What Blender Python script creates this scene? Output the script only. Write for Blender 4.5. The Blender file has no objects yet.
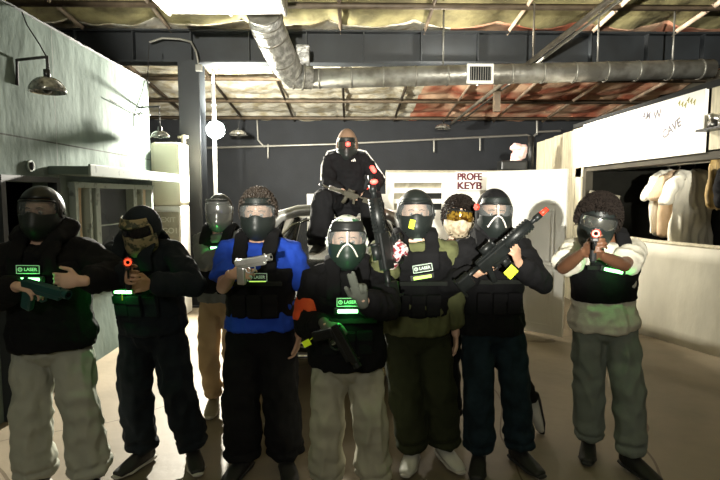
import bpy, bmesh, math, random
from mathutils import Vector as V, Matrix, noise

random.seed(7)
PI = math.pi
SC = bpy.context.scene
COL = SC.collection
F = 520.0
CAM = V((0, 0, 1.6))
ROT = Matrix.Rotation(-math.atan(10/520), 3, 'Z') @ Matrix.Rotation(PI/2 - math.atan(45/520), 3, 'X')

def ray(px, py):
    return ROT @ V(((px-360)/F, (240-py)/F, -1))
def at(px, py, Y):
    r = ray(px, py); return CAM + r*(Y/r.y)
def onx(px, py, X):
    r = ray(px, py); return CAM + r*(X/r.x)

# ------------------------------------------------------------------ materials
def pm(name, col, rough=.6, metal=0., var=.12, scale=6., bump=0., bscale=30., col2=None, emit=None, es=0., trans=0., stretch=None, lo=.35, hi=.65, coat=0., alpha=1., spec=.5):
    m = bpy.data.materials.new(name); m.use_nodes = True
    nt = m.node_tree; N = nt.nodes; L = nt.links
    b = N['Principled BSDF']
    tc = N.new('ShaderNodeTexCoord'); mp = N.new('ShaderNodeMapping'); L.new(tc.outputs['Object'], mp.inputs[0])
    if stretch: mp.inputs['Scale'].default_value = stretch
    nz = N.new('ShaderNodeTexNoise'); nz.inputs['Scale'].default_value = scale; nz.inputs['Detail'].default_value = 6
    L.new(mp.outputs[0], nz.inputs['Vector'])
    cr = N.new('ShaderNodeValToRGB'); L.new(nz.outputs['Fac'], cr.inputs[0])
    c2 = col2 or tuple(c*(1-var) for c in col); c1 = col if col2 else tuple(min(1, c*(1+var)) for c in col)
    cr.color_ramp.elements[0].position = lo; cr.color_ramp.elements[1].position = hi
    cr.color_ramp.elements[0].color = (*c2, 1); cr.color_ramp.elements[1].color = (*c1, 1)
    L.new(cr.outputs[0], b.inputs['Base Color'])
    b.inputs['Roughness'].default_value = rough; b.inputs['Metallic'].default_value = metal
    b.inputs['Specular IOR Level'].default_value = spec
    if coat: b.inputs['Coat Weight'].default_value = coat
    if trans: b.inputs['Transmission Weight'].default_value = trans
    if alpha < 1: b.inputs['Alpha'].default_value = alpha
    if emit:
        b.inputs['Emission Color'].default_value = (*emit, 1); b.inputs['Emission Strength'].default_value = es
    if bump:
        n2 = N.new('ShaderNodeTexNoise'); n2.inputs['Scale'].default_value = bscale; n2.inputs['Detail'].default_value = 5
        L.new(mp.outputs[0], n2.inputs['Vector'])
        bp = N.new('ShaderNodeBump'); bp.inputs['Strength'].default_value = bump; bp.inputs['Distance'].default_value = .02
        L.new(n2.outputs['Fac'], bp.inputs['Height']); L.new(bp.outputs[0], b.inputs['Normal'])
    return m

def mix_over(m, fac_socket, col, rough=None):
    nt = m.node_tree; N = nt.nodes; L = nt.links; b = N['Principled BSDF']
    src = b.inputs['Base Color'].links[0].from_socket
    mx = N.new('ShaderNodeMix'); mx.data_type = 'RGBA'
    L.new(fac_socket, mx.inputs[0]); L.new(src, mx.inputs[6]); mx.inputs[7].default_value = (*col, 1)
    L.new(mx.outputs[2], b.inputs['Base Color'])

def line_mask(m, axis, pos, half):
    N = m.node_tree.nodes; L = m.node_tree.links
    g = N.new('ShaderNodeNewGeometry'); s = N.new('ShaderNodeSeparateXYZ'); L.new(g.outputs['Position'], s.inputs[0])
    a = N.new('ShaderNodeMath'); a.operation = 'SUBTRACT'; L.new(s.outputs[axis], a.inputs[0]); a.inputs[1].default_value = pos
    b = N.new('ShaderNodeMath'); b.operation = 'ABSOLUTE'; L.new(a.outputs[0], b.inputs[0])
    c = N.new('ShaderNodeMath'); c.operation = 'LESS_THAN'; L.new(b.outputs[0], c.inputs[0]); c.inputs[1].default_value = half
    return c.outputs[0]

def crack_mask(m, scale, thr, distort=1.5):
    N = m.node_tree.nodes; L = m.node_tree.links
    tc = N.new('ShaderNodeTexCoord')
    nz = N.new('ShaderNodeTexNoise'); nz.inputs['Scale'].default_value = scale*2
    L.new(tc.outputs['Object'], nz.inputs['Vector'])
    ad = N.new('ShaderNodeVectorMath'); ad.operation = 'MULTIPLY_ADD'
    L.new(nz.outputs['Color'], ad.inputs[0]); ad.inputs[1].default_value = (distort*.3,)*3; L.new(tc.outputs['Object'], ad.inputs[2])
    v = N.new('ShaderNodeTexVoronoi'); v.feature = 'DISTANCE_TO_EDGE'; v.inputs['Scale'].default_value = scale
    L.new(ad.outputs[0], v.inputs['Vector'])
    c = N.new('ShaderNodeMath'); c.operation = 'LESS_THAN'; L.new(v.outputs['Distance'], c.inputs[0]); c.inputs[1].default_value = thr
    return c.outputs[0]

# ------------------------------------------------------------------ mesh helpers
def tube(bm, pts, rad, seg=14, ref=None, cap='round', mi=0):
    """rad: list of float or (ru, rv); u axis follows ref"""
    pts = [V(p) for p in pts]; n = len(pts)
    if not isinstance(rad, (list, tuple)): rad = [rad]*n
    rad = [(r, r) if not isinstance(r, (list, tuple)) else r for r in rad]
    tans = []
    for i in range(n):
        a = pts[max(i-1, 0)]; b = pts[min(i+1, n-1)]
        t = (b-a); tans.append(t.normalized() if t.length > 1e-9 else V((0, 0, 1)))
    u = V(ref) if ref is not None else V((1, 0, 0))
    if abs(u.normalized().dot(tans[0])) > .95: u = V((0, 1, 0)) if abs(tans[0].y) < .9 else V((0, 0, 1))
    rings = []
    def ring(c, t, ru, rv, uu):
        uu = (uu - t*uu.dot(t)).normalized(); vv = t.cross(uu)
        return [bm.verts.new(c + uu*(ru*math.cos(2*PI*k/seg)) + vv*(rv*math.sin(2*PI*k/seg))) for k in range(seg)], uu
    def endcap(c, t, r, uu, sign):
        out = []
        m = min(r)
        for q in ((.35, .94), (.7, .71), (.93, .37)):
            k = q if sign > 0 else q
            out.append(ring(c + t*(sign*m*q[0]), t, r[0]*q[1], r[1]*q[1], uu)[0])
        return out
    cs = []
    for i in range(n):
        rr, u = ring(pts[i], tans[i], rad[i][0], rad[i][1], u if ref is None else V(ref)); cs.append((rr, u))
    rings = [c[0] for c in cs]
    if cap == 'round':
        rings = list(reversed(endcap(pts[0], tans[0], rad[0], cs[0][1], -1))) + rings + endcap(pts[-1], tans[-1], rad[-1], cs[-1][1], 1)
    for a, b in zip(rings, rings[1:]):
        for k in range(seg):
            f = bm.faces.new((a[k], a[(k+1) % seg], b[(k+1) % seg], b[k])); f.material_index = mi; f.smooth = True
    if cap != 'open':
        f = bm.faces.new(list(reversed(rings[0]))); f.material_index = mi
        f = bm.faces.new(rings[-1]); f.material_index = mi

def box(bm, c, size, bev=0., rot=None, mi=0, taper=None):
    r = bmesh.ops.create_cube(bm, size=1.)
    vs = r['verts']
    for v in vs:
        v.co = V((v.co.x*size[0], v.co.y*size[1], v.co.z*size[2]))
        if taper and v.co.z > 0: v.co.x *= taper[0]; v.co.y *= taper[1]
    fs = list({f for v in vs for f in v.link_faces})
    for f in fs: f.material_index = mi
    if bev > 0:
        es = list({e for v in vs for e in v.link_edges})
        rb = bmesh.ops.bevel(bm, geom=es, offset=min(bev, min(size)*.45), segments=2, affect='EDGES', profile=.6)
        vs = list({v for f in rb['faces'] for v in f.verts} | {v for v in vs if v.is_valid})
        for f in rb['faces']: f.material_index = mi
    M = (rot.to_4x4() if rot is not None else Matrix.Identity(4))
    M = Matrix.Translation(V(c)) @ M
    for v in vs: v.co = M @ v.co
    return vs

def cyl(bm, a, b, r, r2=None, seg=16, mi=0): tube(bm, [a, b], [r, r if r2 is None else r2], seg, None, 'flat', mi)
def ball(bm, c, r, seg=16, mi=0, M=None):
    q = bmesh.ops.create_uvsphere(bm, u_segments=seg, v_segments=max(6, seg//2+2), radius=1)
    if not isinstance(r, (tuple, list)): r = (r, r, r)
    for v in q['verts']:
        v.co = V((v.co.x*r[0], v.co.y*r[1], v.co.z*r[2]))
        if M is not None: v.co = M @ v.co
        v.co += V(c)
    for f in {f for v in q['verts'] for f in v.link_faces}: f.smooth = True; f.material_index = mi
    return q['verts']

def grid(bm, fn, nu, nv, mi=0, closeu=False):
    vs = [[bm.verts.new(fn(i/(nu-1) if not closeu else i/nu, j/(nv-1))) for j in range(nv)] for i in range(nu)]
    for i in range(nu if closeu else nu-1):
        for j in range(nv-1):
            f = bm.faces.new((vs[i][j], vs[(i+1) % nu][j], vs[(i+1) % nu][j+1], vs[i][j+1])); f.smooth = True; f.material_index = mi
    return vs

def to_mesh(bm, name='m'):
    bmesh.ops.recalc_face_normals(bm, faces=bm.faces)
    me = bpy.data.meshes.new(name); bm.to_mesh(me); bm.free(); return me

def apply_mods(me, setup):
    o = bpy.data.objects.new('tmp', me); COL.objects.link(o); setup(o)
    dg = bpy.context.evaluated_depsgraph_get(); dg.update()
    out = bpy.data.meshes.new_from_object(o.evaluated_get(dg))
    bpy.data.objects.remove(o); return out

def remesh(bm, voxel, smooth=3, fold=None, sm=True):
    me = to_mesh(bm)
    def st(o):
        m = o.modifiers.new('r', 'REMESH'); m.mode = 'VOXEL'; m.voxel_size = voxel
        if smooth:
            s = o.modifiers.new('s', 'SMOOTH'); s.factor = .5; s.iterations = smooth
    me = apply_mods(me, st)
    if fold:
        amp, fx, fz, seed = fold
        no = [v.normal.copy() for v in me.vertices]; sd = V((seed*3.1, seed*1.7, seed))
        for v, n in zip(me.vertices, no):
            c = v.co
            w = noise.noise(V((c.x*fx, c.y*fx, c.z*fz)) + sd)
            w2 = noise.noise(V((c.x*fx*.5+c.z*fz*1.2, c.y*fx*.6, c.z*fz*2.2)) + sd*2)
            r = (1-abs(w)*2.2)
            w3 = noise.noise(V((c.x*fx*2.3, c.y*fx*2.3, c.z*fz*3.5)) + sd)
            v.co = c + n*(amp*(.85*r + .8*w2 + .4*w3))
    for p in me.polygons: p.use_smooth = sm
    return me

def solidify(bm, th, sub=0, off=1):
    me = to_mesh(bm)
    def st(o):
        m = o.modifiers.new('s', 'SOLIDIFY'); m.thickness = th; m.offset = off
        if sub:
            q = o.modifiers.new('b', 'SUBSURF'); q.levels = sub; q.render_levels = sub
    me = apply_mods(me, st)
    for p in me.polygons: p.use_smooth = True
    return me

WO = {}
def obj(name, src, mat, parent=None, origin=None):
    me = src if isinstance(src, bpy.types.Mesh) else to_mesh(src, name)
    me.name = name
    mats = list(mat) if isinstance(mat, (list, tuple)) else [mat]
    idx = [p.material_index for p in me.polygons]
    me.materials.clear()
    for m in mats: me.materials.append(m)
    for p, i in zip(me.polygons, idx): p.material_index = min(i, len(mats)-1)
    if origin is None:
        xs = [v.co for v in me.vertices]
        lo = V((min(c.x for c in xs), min(c.y for c in xs), min(c.z for c in xs))); hi = V((max(c.x for c in xs), max(c.y for c in xs), max(c.z for c in xs)))
        origin = (lo+hi)/2
        if parent is None: origin.z = lo.z
    origin = V(origin)
    me.transform(Matrix.Translation(-origin))
    o = bpy.data.objects.new(name, me); COL.objects.link(o)
    if parent is not None:
        o.parent = parent; o.location = origin - WO[parent.name]
    else: o.location = origin
    WO[o.name] = origin
    return o
def thing(name, loc, label, cat, group=None):
    o = bpy.data.objects.new(name, None); COL.objects.link(o); o.location = loc; o.empty_display_size = .1
    WO[o.name] = V(loc); return tag(o, label, cat, group)
def tag(o, label, cat, group=None):
    o['label'] = label; o['category'] = cat
    if group: o['group'] = group
    return o
def struct(name, src, mat):
    o = obj(name, src, mat, None); o['kind'] = 'structure'; return o

def text_into(bm, s, size, M, mi=0, depth=.001, fit=None, bold=.02):
    cu = bpy.data.curves.new('t', 'FONT'); cu.body = s; cu.size = size; cu.extrude = depth; cu.align_x = 'CENTER'; cu.align_y = 'CENTER'; cu.offset = size*bold
    o = bpy.data.objects.new('t', cu); COL.objects.link(o)
    dg = bpy.context.evaluated_depsgraph_get(); dg.update()
    me = bpy.data.meshes.new_from_object(o.evaluated_get(dg))
    if fit:
        xs = [v.co.x for v in me.vertices]; ys = [v.co.y for v in me.vertices]
        me.transform(Matrix.Diagonal((fit[0]/(max(xs)-min(xs)), fit[1]/(max(ys)-min(ys)), 1, 1)) @ Matrix.Translation((-(max(xs)+min(xs))/2, -(max(ys)+min(ys))/2, 0)))
    me.transform(M)
    for p in me.polygons: p.material_index = mi
    bm.from_mesh(me)
    bpy.data.objects.remove(o); bpy.data.meshes.remove(me)

def frame_mat(origin, x, up):
    x = V(x).normalized(); up = V(up); y = up.cross(x).normalized(); z = x.cross(y)
    M = Matrix((x, y, z)).transposed().to_4x4(); M.translation = V(origin); return M
# ------------------------------------------------------------------ figures
def ik(a, b, l1, l2, pole):
    d = b-a; D = d.length; mx = (l1+l2)*.995
    if D > mx: b = a + d*(mx/D); d = b-a; D = mx
    D = max(D, abs(l1-l2)+.02)
    x = (l1*l1 - l2*l2 + D*D)/(2*D); h = math.sqrt(max(l1*l1-x*x, 0))
    t = d.normalized(); p = V(pole); p = (p - t*p.dot(t)).normalized()
    return a + t*x + p*h, b

def hand_geo(bm, W, d, n, side, curl, s=1., inf=0., up2=None):
    d = V(d).normalized(); n = V(n); n = (n - d*n.dot(d)).normalized()
    th = d.cross(n) if side < 0 else n.cross(d)
    if not isinstance(curl, (list, tuple)): curl = [curl]*4
    tube(bm, [W-d*.03*s, W+d*.012*s, W+d*.045*s, W+d*.082*s], [(.027*s+inf, .019*s+inf), (.031*s+inf, .017*s+inf), (.040*s+inf, .016*s+inf), (.040*s+inf, .012*s+inf)], 12, th)
    K = W + d*.084*s
    for i, ln in enumerate((.072, .080, .074, .058)):
        base = K + th*((.0315-.021*i)*s) - d*(.010*s if i == 3 else 0)*1.0
        spread = (.10-.07*i)
        pts = [base - d*.02*s, base]; a = 0; p = base
        for q, seg in enumerate((.45, .31, .24)):
            a += curl[i]*(.75, .95, .6)[q]
            dd = (d*math.cos(a) + n*math.sin(a) + th*spread*math.cos(a)).normalized()
            p = p + dd*(ln*seg*s*1.05); pts.append(p)
        r = .0088*s+inf
        tube(bm, pts, [r*1.02, r*1.02, r*.97, r*.9, r*.78], 9, th)
    tb = W + d*.022*s + th*.026*s
    c = min(1, sum(curl)/4)
    d1 = (d*.65 + th*.75 + n*.25*c).normalized(); p1 = tb + d1*.042*s
    d2 = (d*.85 + th*(.35-.3*c) + n*.5*c).normalized(); p2 = p1 + d2*.034*s; p3 = p2 + (d2 + n*.3*c).normalized()*.026*s
    tube(bm, [tb-d1*.015*s, tb, p1, p2, p3], [.013*s+inf, .013*s+inf, .0112*s+inf, .0105*s+inf, .0085*s+inf], 9, n)

TS = [(-.16, .150, .110), (0, .168, .120), (.25, .148, .108), (.5, .155, .112), (.72, .176, .118), (.86, .160, .104), (.94, .118, .085), (1.0, .072, .062)]
def torso_geo(bm, P, t0, t1, off, cap='round', grow=1., seg=22, offz=0.):
    # offz widens the garment towards its hem
    def w(t):
        for (a, b) in zip(TS, TS[1:]):
            if t <= b[0]:
                k = (t-a[0])/(b[0]-a[0]); k = k*k*(3-2*k); return a[1]+(b[1]-a[1])*k, a[2]+(b[2]-a[2])*k
        return TS[-1][1:]
    n = 12; pts = []; rad = []
    for i in range(n+1):
        t = t0+(t1-t0)*i/n; a, b = w(min(t, 1)); pts.append(P['spine'](t)); o2 = off + offz*max(0, min(1, (.30-t)/.35)); rad.append((a*P['s']*P['w']*grow+o2, b*P['s']*P['w']*P['belly']*grow+o2))
    tube(bm, pts, rad, seg, P['r'], cap)

def head_mat(C, yaw, pitch, roll, s=1.):
    return Matrix.Translation(C) @ Matrix.Rotation(yaw, 4, 'Z') @ Matrix.Rotation(pitch, 4, 'X') @ Matrix.Rotation(roll, 4, 'Y') @ Matrix.Scale(s, 4)

def head_geo(bm):
    vs = ball(bm, (0, 0, 0), 1, 32)
    for v in vs:
        x, y, z = v.co
        k = 1.0
        if z < 0: k = 1 - .26*(-z)**1.3
        co = V((x*.076*k, y*.096*(k if y < 0 else 1-.1*max(0, -z)) + .008, z*.118 + .008))
        if y < -.2: co.y = max(co.y, -.094 - .006*math.cos(z*3))
        if z < -.55 and y < 0: co.y -= .012
        if y > .3 and z < -.2: co.y -= .02*(-z)
        # eye sockets
        for sx in (-1, 1):
            d = V((x*.076 - sx*.031, 0, z*.118+.004)).length
            if y < 0 and d < .022: co.y += .007*(1-d/.022)
        v.co = co
    tube(bm, [(0, -.086, .012), (0, -.098, -.012), (0, -.108, -.032)], [.007, .010, .0125], 10)
    ball(bm, (-.010, -.097, -.036), .008, 8); ball(bm, (.010, -.097, -.036), .008, 8)
    tube(bm, [(-.024, -.083, -.062), (0, -.093, -.0595), (.024, -.083, -.062)], [.003, .006, .003], 8)
    tube(bm, [(-.020, -.083, -.071), (0, -.092, -.072), (.020, -.083, -.071)], [.003, .0065, .003], 8)
    tube(bm, [(-.05, -.074, .024), (-.02, -.087, .027), (.02, -.087, .027), (.05, -.074, .024)], [.004, .006, .006, .004], 8)
    for sx in (-1, 1):
        tube(bm, [(sx*.074, .010, .028), (sx*.082, .018, .010), (sx*.078, .012, -.022)], [(.005, .014), (.006, .018), (.005, .010)], 10, (1, 0, 0))

def xf(bm, M, n0=0):
    bm.verts.ensure_lookup_table()
    for v in bm.verts[n0:]: v.co = M @ v.co

def figure(label, x, y, H, yaw=0., w=1., belly=1., skin=None, hip=None, lean=(0, 0), head=(0, 0, 0), headC=None, handL=None, handR=None,
           footL=None, footR=None, seed=1, build_legs=True, hipdrop=0., hs=.90):
    """viewer-left limb = L. hand: dict(t, d, n, curl, pole)"""
    s = H/1.75; P = dict(s=s, w=w, belly=belly)
    r = V((math.cos(yaw), math.sin(yaw), 0)); f = V((math.sin(yaw), -math.cos(yaw), 0)); P['r'] = r; P['f'] = f
    hc = V(hip) if hip is not None else V((x, y, .95*s-hipdrop)); P['hc'] = hc
    nb = hc + V((lean[0], lean[1], math.sqrt(max(.0, (.53*s)**2 - lean[0]**2 - lean[1]**2)))); P['nb'] = nb
    mid = (hc+nb)/2 - f*.012*s
    def spine(t):
        if t <= 0: return hc + (mid-hc).normalized()*t*.53*s
        return hc*(1-t)**2 + (mid*2-(hc+nb)/2)*2*t*(1-t) + nb*t*t
    P['spine'] = spine; P['up'] = (nb-hc).normalized()
    hC = V(headC) if headC is not None else nb + V((lean[0]*.15, lean[1]*.15, .155*s)) + f*.02
    P['hM'] = head_mat(hC, yaw+head[0], head[1], head[2], hs)
    bm = bmesh.new()
    torso_geo(bm, P, .06, 1.0, -.004)
    b2 = bmesh.new(); head_geo(b2); xf(b2, P['hM'])
    me = to_mesh(b2); bm.from_mesh(me); bpy.data.meshes.remove(me)
    tube(bm, [nb-P['up']*.06*s, nb+P['up']*.02*s, hC + P['hM'].to_3x3() @ V((0, .012, -.07))], [.066*s, .058*s, .054*s], 14)
    for side, key, hd, ft in ((-1, 'L', handL, footL), (1, 'R', handR, footR)):
        sh = spine(.855) + r*(side*.168*s*w)
        hd = hd or {}
        tgt = V(hd['t']) if 't' in hd else sh + r*(side*.10*s) + V((0, 0, -.53*s)) + f*.05
        el, wr = ik(sh, tgt, .285*s, .255*s, hd.get('pole', r*(side*.7) - f*.5 + V((0, 0, -.4))))
        d = V(hd.get('d', wr-el)); n = V(hd.get('n', r*-side))
        P['sh'+key], P['el'+key], P['wr'+key], P['d'+key], P['n'+key] = sh, el, wr, d.normalized(), n
        P['cu'+key] = hd.get('curl', .45)
        tube(bm, [sh - r*side*.06*s + P['up']*.015, sh, sh.lerp(el, .45), el], [.050*s, .053*s, .046*s, .037*s], 14)
        tube(bm, [el, el.lerp(wr, .3), el.lerp(wr, .8), wr], [.038*s, .040*s, .029*s, (.027*s, .022*s)], 14)
        hand_geo(bm, wr, P['d'+key], n, side, P['cu'+key], s)
        hj = hc + r*(side*.092*s) - P['up']*.02*s*0; ft = ft or {}
        at_ = V(ft['t']) if 't' in ft else V((x, y, .085*s)) + r*(side*.13*s)
        kn, an = ik(hj, at_, .44*s, .425*s, ft.get('pole', f + r*side*.15))
        P['hj'+key], P['kn'+key], P['an'+key] = hj, kn, an
        P['fd'+key] = V(ft.get('d', f + r*side*.35)).normalized()
        tube(bm, [hj, hj.lerp(kn, .35), kn], [.088*s, .080*s, .054*s], 14)
        tube(bm, [kn, kn.lerp(an, .3), kn.lerp(an, .85), an], [.053*s, .056*s, .036*s, .036*s], 14)
        fd = P['fd'+key]; fu = V(ft.get('up', (0, 0, 1))); P['fu'+key] = fu
        tube(bm, [an - fd*.02 - fu*.03*s, an + fd*.07*s - fu*.045*s, an + fd*.15*s - fu*.06*s], [(.034, .035), (.038, .028), (.034, .016)], 12, fd.cross(fu))
    me = remesh(bm, .0055, 2)
    o = obj('person', me, skin or M['skin'], None, (hc.x, hc.y, min(v.co.z for v in me.vertices)))
    tag(o, label, 'person'); P['o'] = o; P['seed'] = seed
    return P

def shirt(P, mat, name='sweatshirt', sleeve='long', bag=.018, hem=-.18, fold=.012, cuff=.0, t1=.97, arm=.014):
    s = P['s']; bm = bmesh.new(); r = P['r']
    torso_geo(bm, P, hem, t1, bag, 'flat', offz=.016)
    for side, k in ((-1, 'L'), (1, 'R')):
        sh, el, wr = P['sh'+k], P['el'+k], P['wr'+k]
        tube(bm, [sh - r*side*.08*s + P['up']*.018, sh, sh.lerp(el, .5), el if sleeve == 'long' else sh.lerp(el, .78)],
             [.052*s+arm*.5, .058*s+arm*.9, (.053*s+arm), (.046*s+arm) if sleeve == 'long' else .055*s+arm], 16, None, 'round' if sleeve == 'long' else 'flat')
        if sleeve == 'long':
            e = wr + (el-wr).normalized()*cuff
            tube(bm, [el, el.lerp(e, .3), el.lerp(e, .7), el.lerp(e, .86), e], [.046*s+arm, .046*s+arm, .042*s+arm, .043*s+arm*.9, .030*s+arm*.5], 16, None, 'flat')
    return obj(name, remesh(bm, .009, 2, (fold, 14, 8, P['seed'])), mat, P['o'])

def trousers(P, mat, name='trousers', bag=.020, fold=.014, top=.02, flare=0., end=.03, split=.0, gather=True):
    s = P['s']; bm = bmesh.new(); r = P['r']
    torso_geo(bm, P, -.10, top, bag*.35, 'round')
    tube(bm, [P['hj'+'L']-P['up']*.02*s, P['hc']-P['up']*.05*s, P['hj'+'R']-P['up']*.02*s], [.085*s+bag*.3, .088*s+bag*.3, .085*s+bag*.3], 16)
    for side, k in ((-1, 'L'), (1, 'R')):
        hj, kn, an = P['hj'+k], P['kn'+k], P['an'+k]
        tube(bm, [hj+(hj-kn).normalized()*.03, hj, hj.lerp(kn, .4), kn], [.078*s+bag*.3, .084*s+bag*.4, .083*s+bag*.85, .062*s+bag*1.15], 18)
        e = an + (kn-an).normalized()*end
        ex = .012 if gather else 0
        tube(bm, [kn, kn.lerp(e, .3), kn.lerp(e, .6), kn.lerp(e, .78), kn.lerp(e, .86), kn.lerp(e, .93), e],
             [.062*s+bag*1.2, .062*s+bag*1.3, .052*s+bag*1.5+flare*.5, .050*s+bag*1.4+flare+ex, .047*s+bag*1.35+flare, .050*s+bag*1.4+flare+ex, .045*s+bag*1.3+flare], 18, None, 'flat')
    return obj(name, remesh(bm, .0095, 2, (fold, 13, 6, P['seed']+5)), mat, P['o'])

def shoes(P, mat, sole, keys='LR', stripe=None):
    s = P['s']
    for k in keys:
        an, fd, fu = P['an'+k], P['fd'+k], P['fu'+k]; sd = fd.cross(fu).normalized()
        bm = bmesh.new()
        B = an - fu*.085*s
        tube(bm, [B - fd*.055*s + fu*.055*s, B + fu*.06*s, B + fd*.07*s + fu*.048*s, B + fd*.13*s + fu*.036*s, B + fd*.19*s + fu*.028*s],
             [(.036, .040), (.041, .052), (.046, .038), (.049, .028), (.040, .020)], 16, sd)
        tube(bm, [B + fu*.05*s - fd*.015, B + fu*.115*s - fd*.02], [.042, .040], 14, None, 'flat')
        for q in range(5):
            c = B + fd*(.045+.018*q)*s + fu*(.093-.008*q)*s
            tube(bm, [c - sd*.024, c + fu*.004, c + sd*.024], .004, 6)
        sh = obj('shoe', remesh(bm, .006, 1), mat, P['o'])
        bm = bmesh.new()
        tube(bm, [B - fd*.085*s + fu*.014, B - fd*.04*s + fu*.014, B + fd*.05*s + fu*.013, B + fd*.13*s + fu*.013, B + fd*.215*s + fu*.016], [(.030, .013), (.042, .014), (.044, .013), (.053, .013), (.030, .011)], 16, sd)
        obj('sole', bm, sole, sh)
        if stripe:
            bm = bmesh.new()
            for side in (-1, 1):
                for q in range(3):
                    c = B + fd*(.02+.03*q)*s + sd*side*.040 + fu*.05*s
                    box(bm, (0, 0, 0), (.007, .012, .045), .002)
                    bm.verts.ensure_lookup_table()
                    R = Matrix((fd, sd, fu)).transposed()
                    for v in bm.verts[-24:]: pass
                    allv = [v for v in bm.verts if not v.tag]
                    for v in allv: v.co = c + R @ (Matrix.Rotation(.4, 3, 'Y') @ v.co); v.tag = True
            obj('side_stripe', bm, stripe, sh)

def vest(P, mat, t0=.10, t1=.74, off=.036, label=True, led=True, ledpos=.60, lx=0., rollz=0., pouch=True, width=1., strap=True, led_e=None, glow=.25):
    """armour vest with straps, sensor label and light strip"""
    s = P['s']; bm = bmesh.new(); r, f, up = P['r'], P['f'], P['up']; sp = P['spine']
    torso_geo(bm, P, t0, t1, off, 'flat')
    if strap:
        for side in (-1, 1):
            x = r*(side*.085*s)
            q = P['w']*P['belly']*s
            pts = [sp(.68)+x+f*(.118*q+off*.75), sp(.84)+x+f*(.108*q+off*.9), sp(.97)+x*1.05+f*(.055*q)+up*.045, sp(1.0)+x*1.08+up*.052, sp(.97)+x*1.05-f*(.06*q)+up*.04, sp(.84)+x-f*(.108*q+off*.8), sp(.66)+x-f*(.118*q+off*.6)]
            tube(bm, pts, [(.040, .014)]*7, 10, r, 'flat')
    v = obj('vest', remesh(bm, .009, 1, (.006, 9, 9, P['seed']+9)), mat, P['o'])
    q = P['w']*P['belly']*s
    def front(t, x=0., o=0.):
        w = .178*s*P['w']+off; d = .115*q+off
        return sp(t) + r*x + f*(d*math.sqrt(max(0, 1-(x/w)**2)) + o)
    R0 = Matrix((r, -f, up)).transposed()
    Rl = R0 @ Matrix.Rotation(rollz, 3, 'Y')
    if pouch:
        for x in (-.085, .0, .085):
            bm = bmesh.new(); box(bm, (0, 0, 0), (.075, .030, .12), .008); box(bm, (0, -.017, .035), (.077, .010, .045), .004)
            xf(bm, Matrix.Translation(front(t0+.17, x, .008)) @ R0.to_4x4()); obj('pouch', bm, mat, v)
    bm = bmesh.new(); box(bm, (0, 0, 0), (.30*s*P['w'], .014, .024), .003); xf(bm, Matrix.Translation(front(t0+.42, 0, .004)) @ R0.to_4x4()); obj('webbing', bm, M['webbing'], v)
    if label:
        c = front(ledpos+.10, lx, .016)
        bm = bmesh.new(); box(bm, (0, 0, 0), (.108, .016, .044), .004, mi=0)
        for (cx, cz, sx, sz) in ((0, .0195, .106, .0028), (0, -.0195, .106, .0028), (-.0515, 0, .0028, .040), (.0515, 0, .0028, .040)):
            box(bm, (cx, -.0085, cz), (sx, .002, sz), 0, mi=1)
        tr = Matrix.Translation((.012, -.0085, 0)) @ Matrix.Rotation(PI/2, 4, 'X')
        text_into(bm, 'LASER', .022, tr, 1)
        for k in range(16):
            a = 2*PI*k/16; box(bm, (-.035+.0085*math.cos(a), -.0085, .0085*math.sin(a)), (.004, .002, .004), 0, mi=1)
        box(bm, (-.035, -.0085, .001), (.003, .002, .010), 0, mi=1)
        xf(bm, Matrix.Translation(c) @ Rl.to_4x4()); obj('sensor_label', bm, [M['black_plastic'], M['label_white']], v)
    if led:
        c = front(ledpos, lx, .020)
        bm = bmesh.new(); box(bm, (0, .006, 0), (.135, .022, .034), .006); xf(bm, Matrix.Translation(c) @ Rl.to_4x4()); hs = obj('sensor_housing', bm, M['black_plastic'], v)
        bm = bmesh.new(); box(bm, (0, -.008, 0), (.098, .010, .017), .004); xf(bm, Matrix.Translation(c) @ Rl.to_4x4()); obj('light_strip', bm, led_e or M['led_green'], hs)
        pl = bpy.data.lights.new('sensor_glow', 'POINT'); pl.energy = glow; pl.color = (.05, 1, .12); pl.shadow_soft_size = .02
        lo = bpy.data.objects.new('sensor_glow', pl); COL.objects.link(lo); lo.location = c + f*.045
    P['vest'] = v; P['front'] = front
    return v

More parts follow.
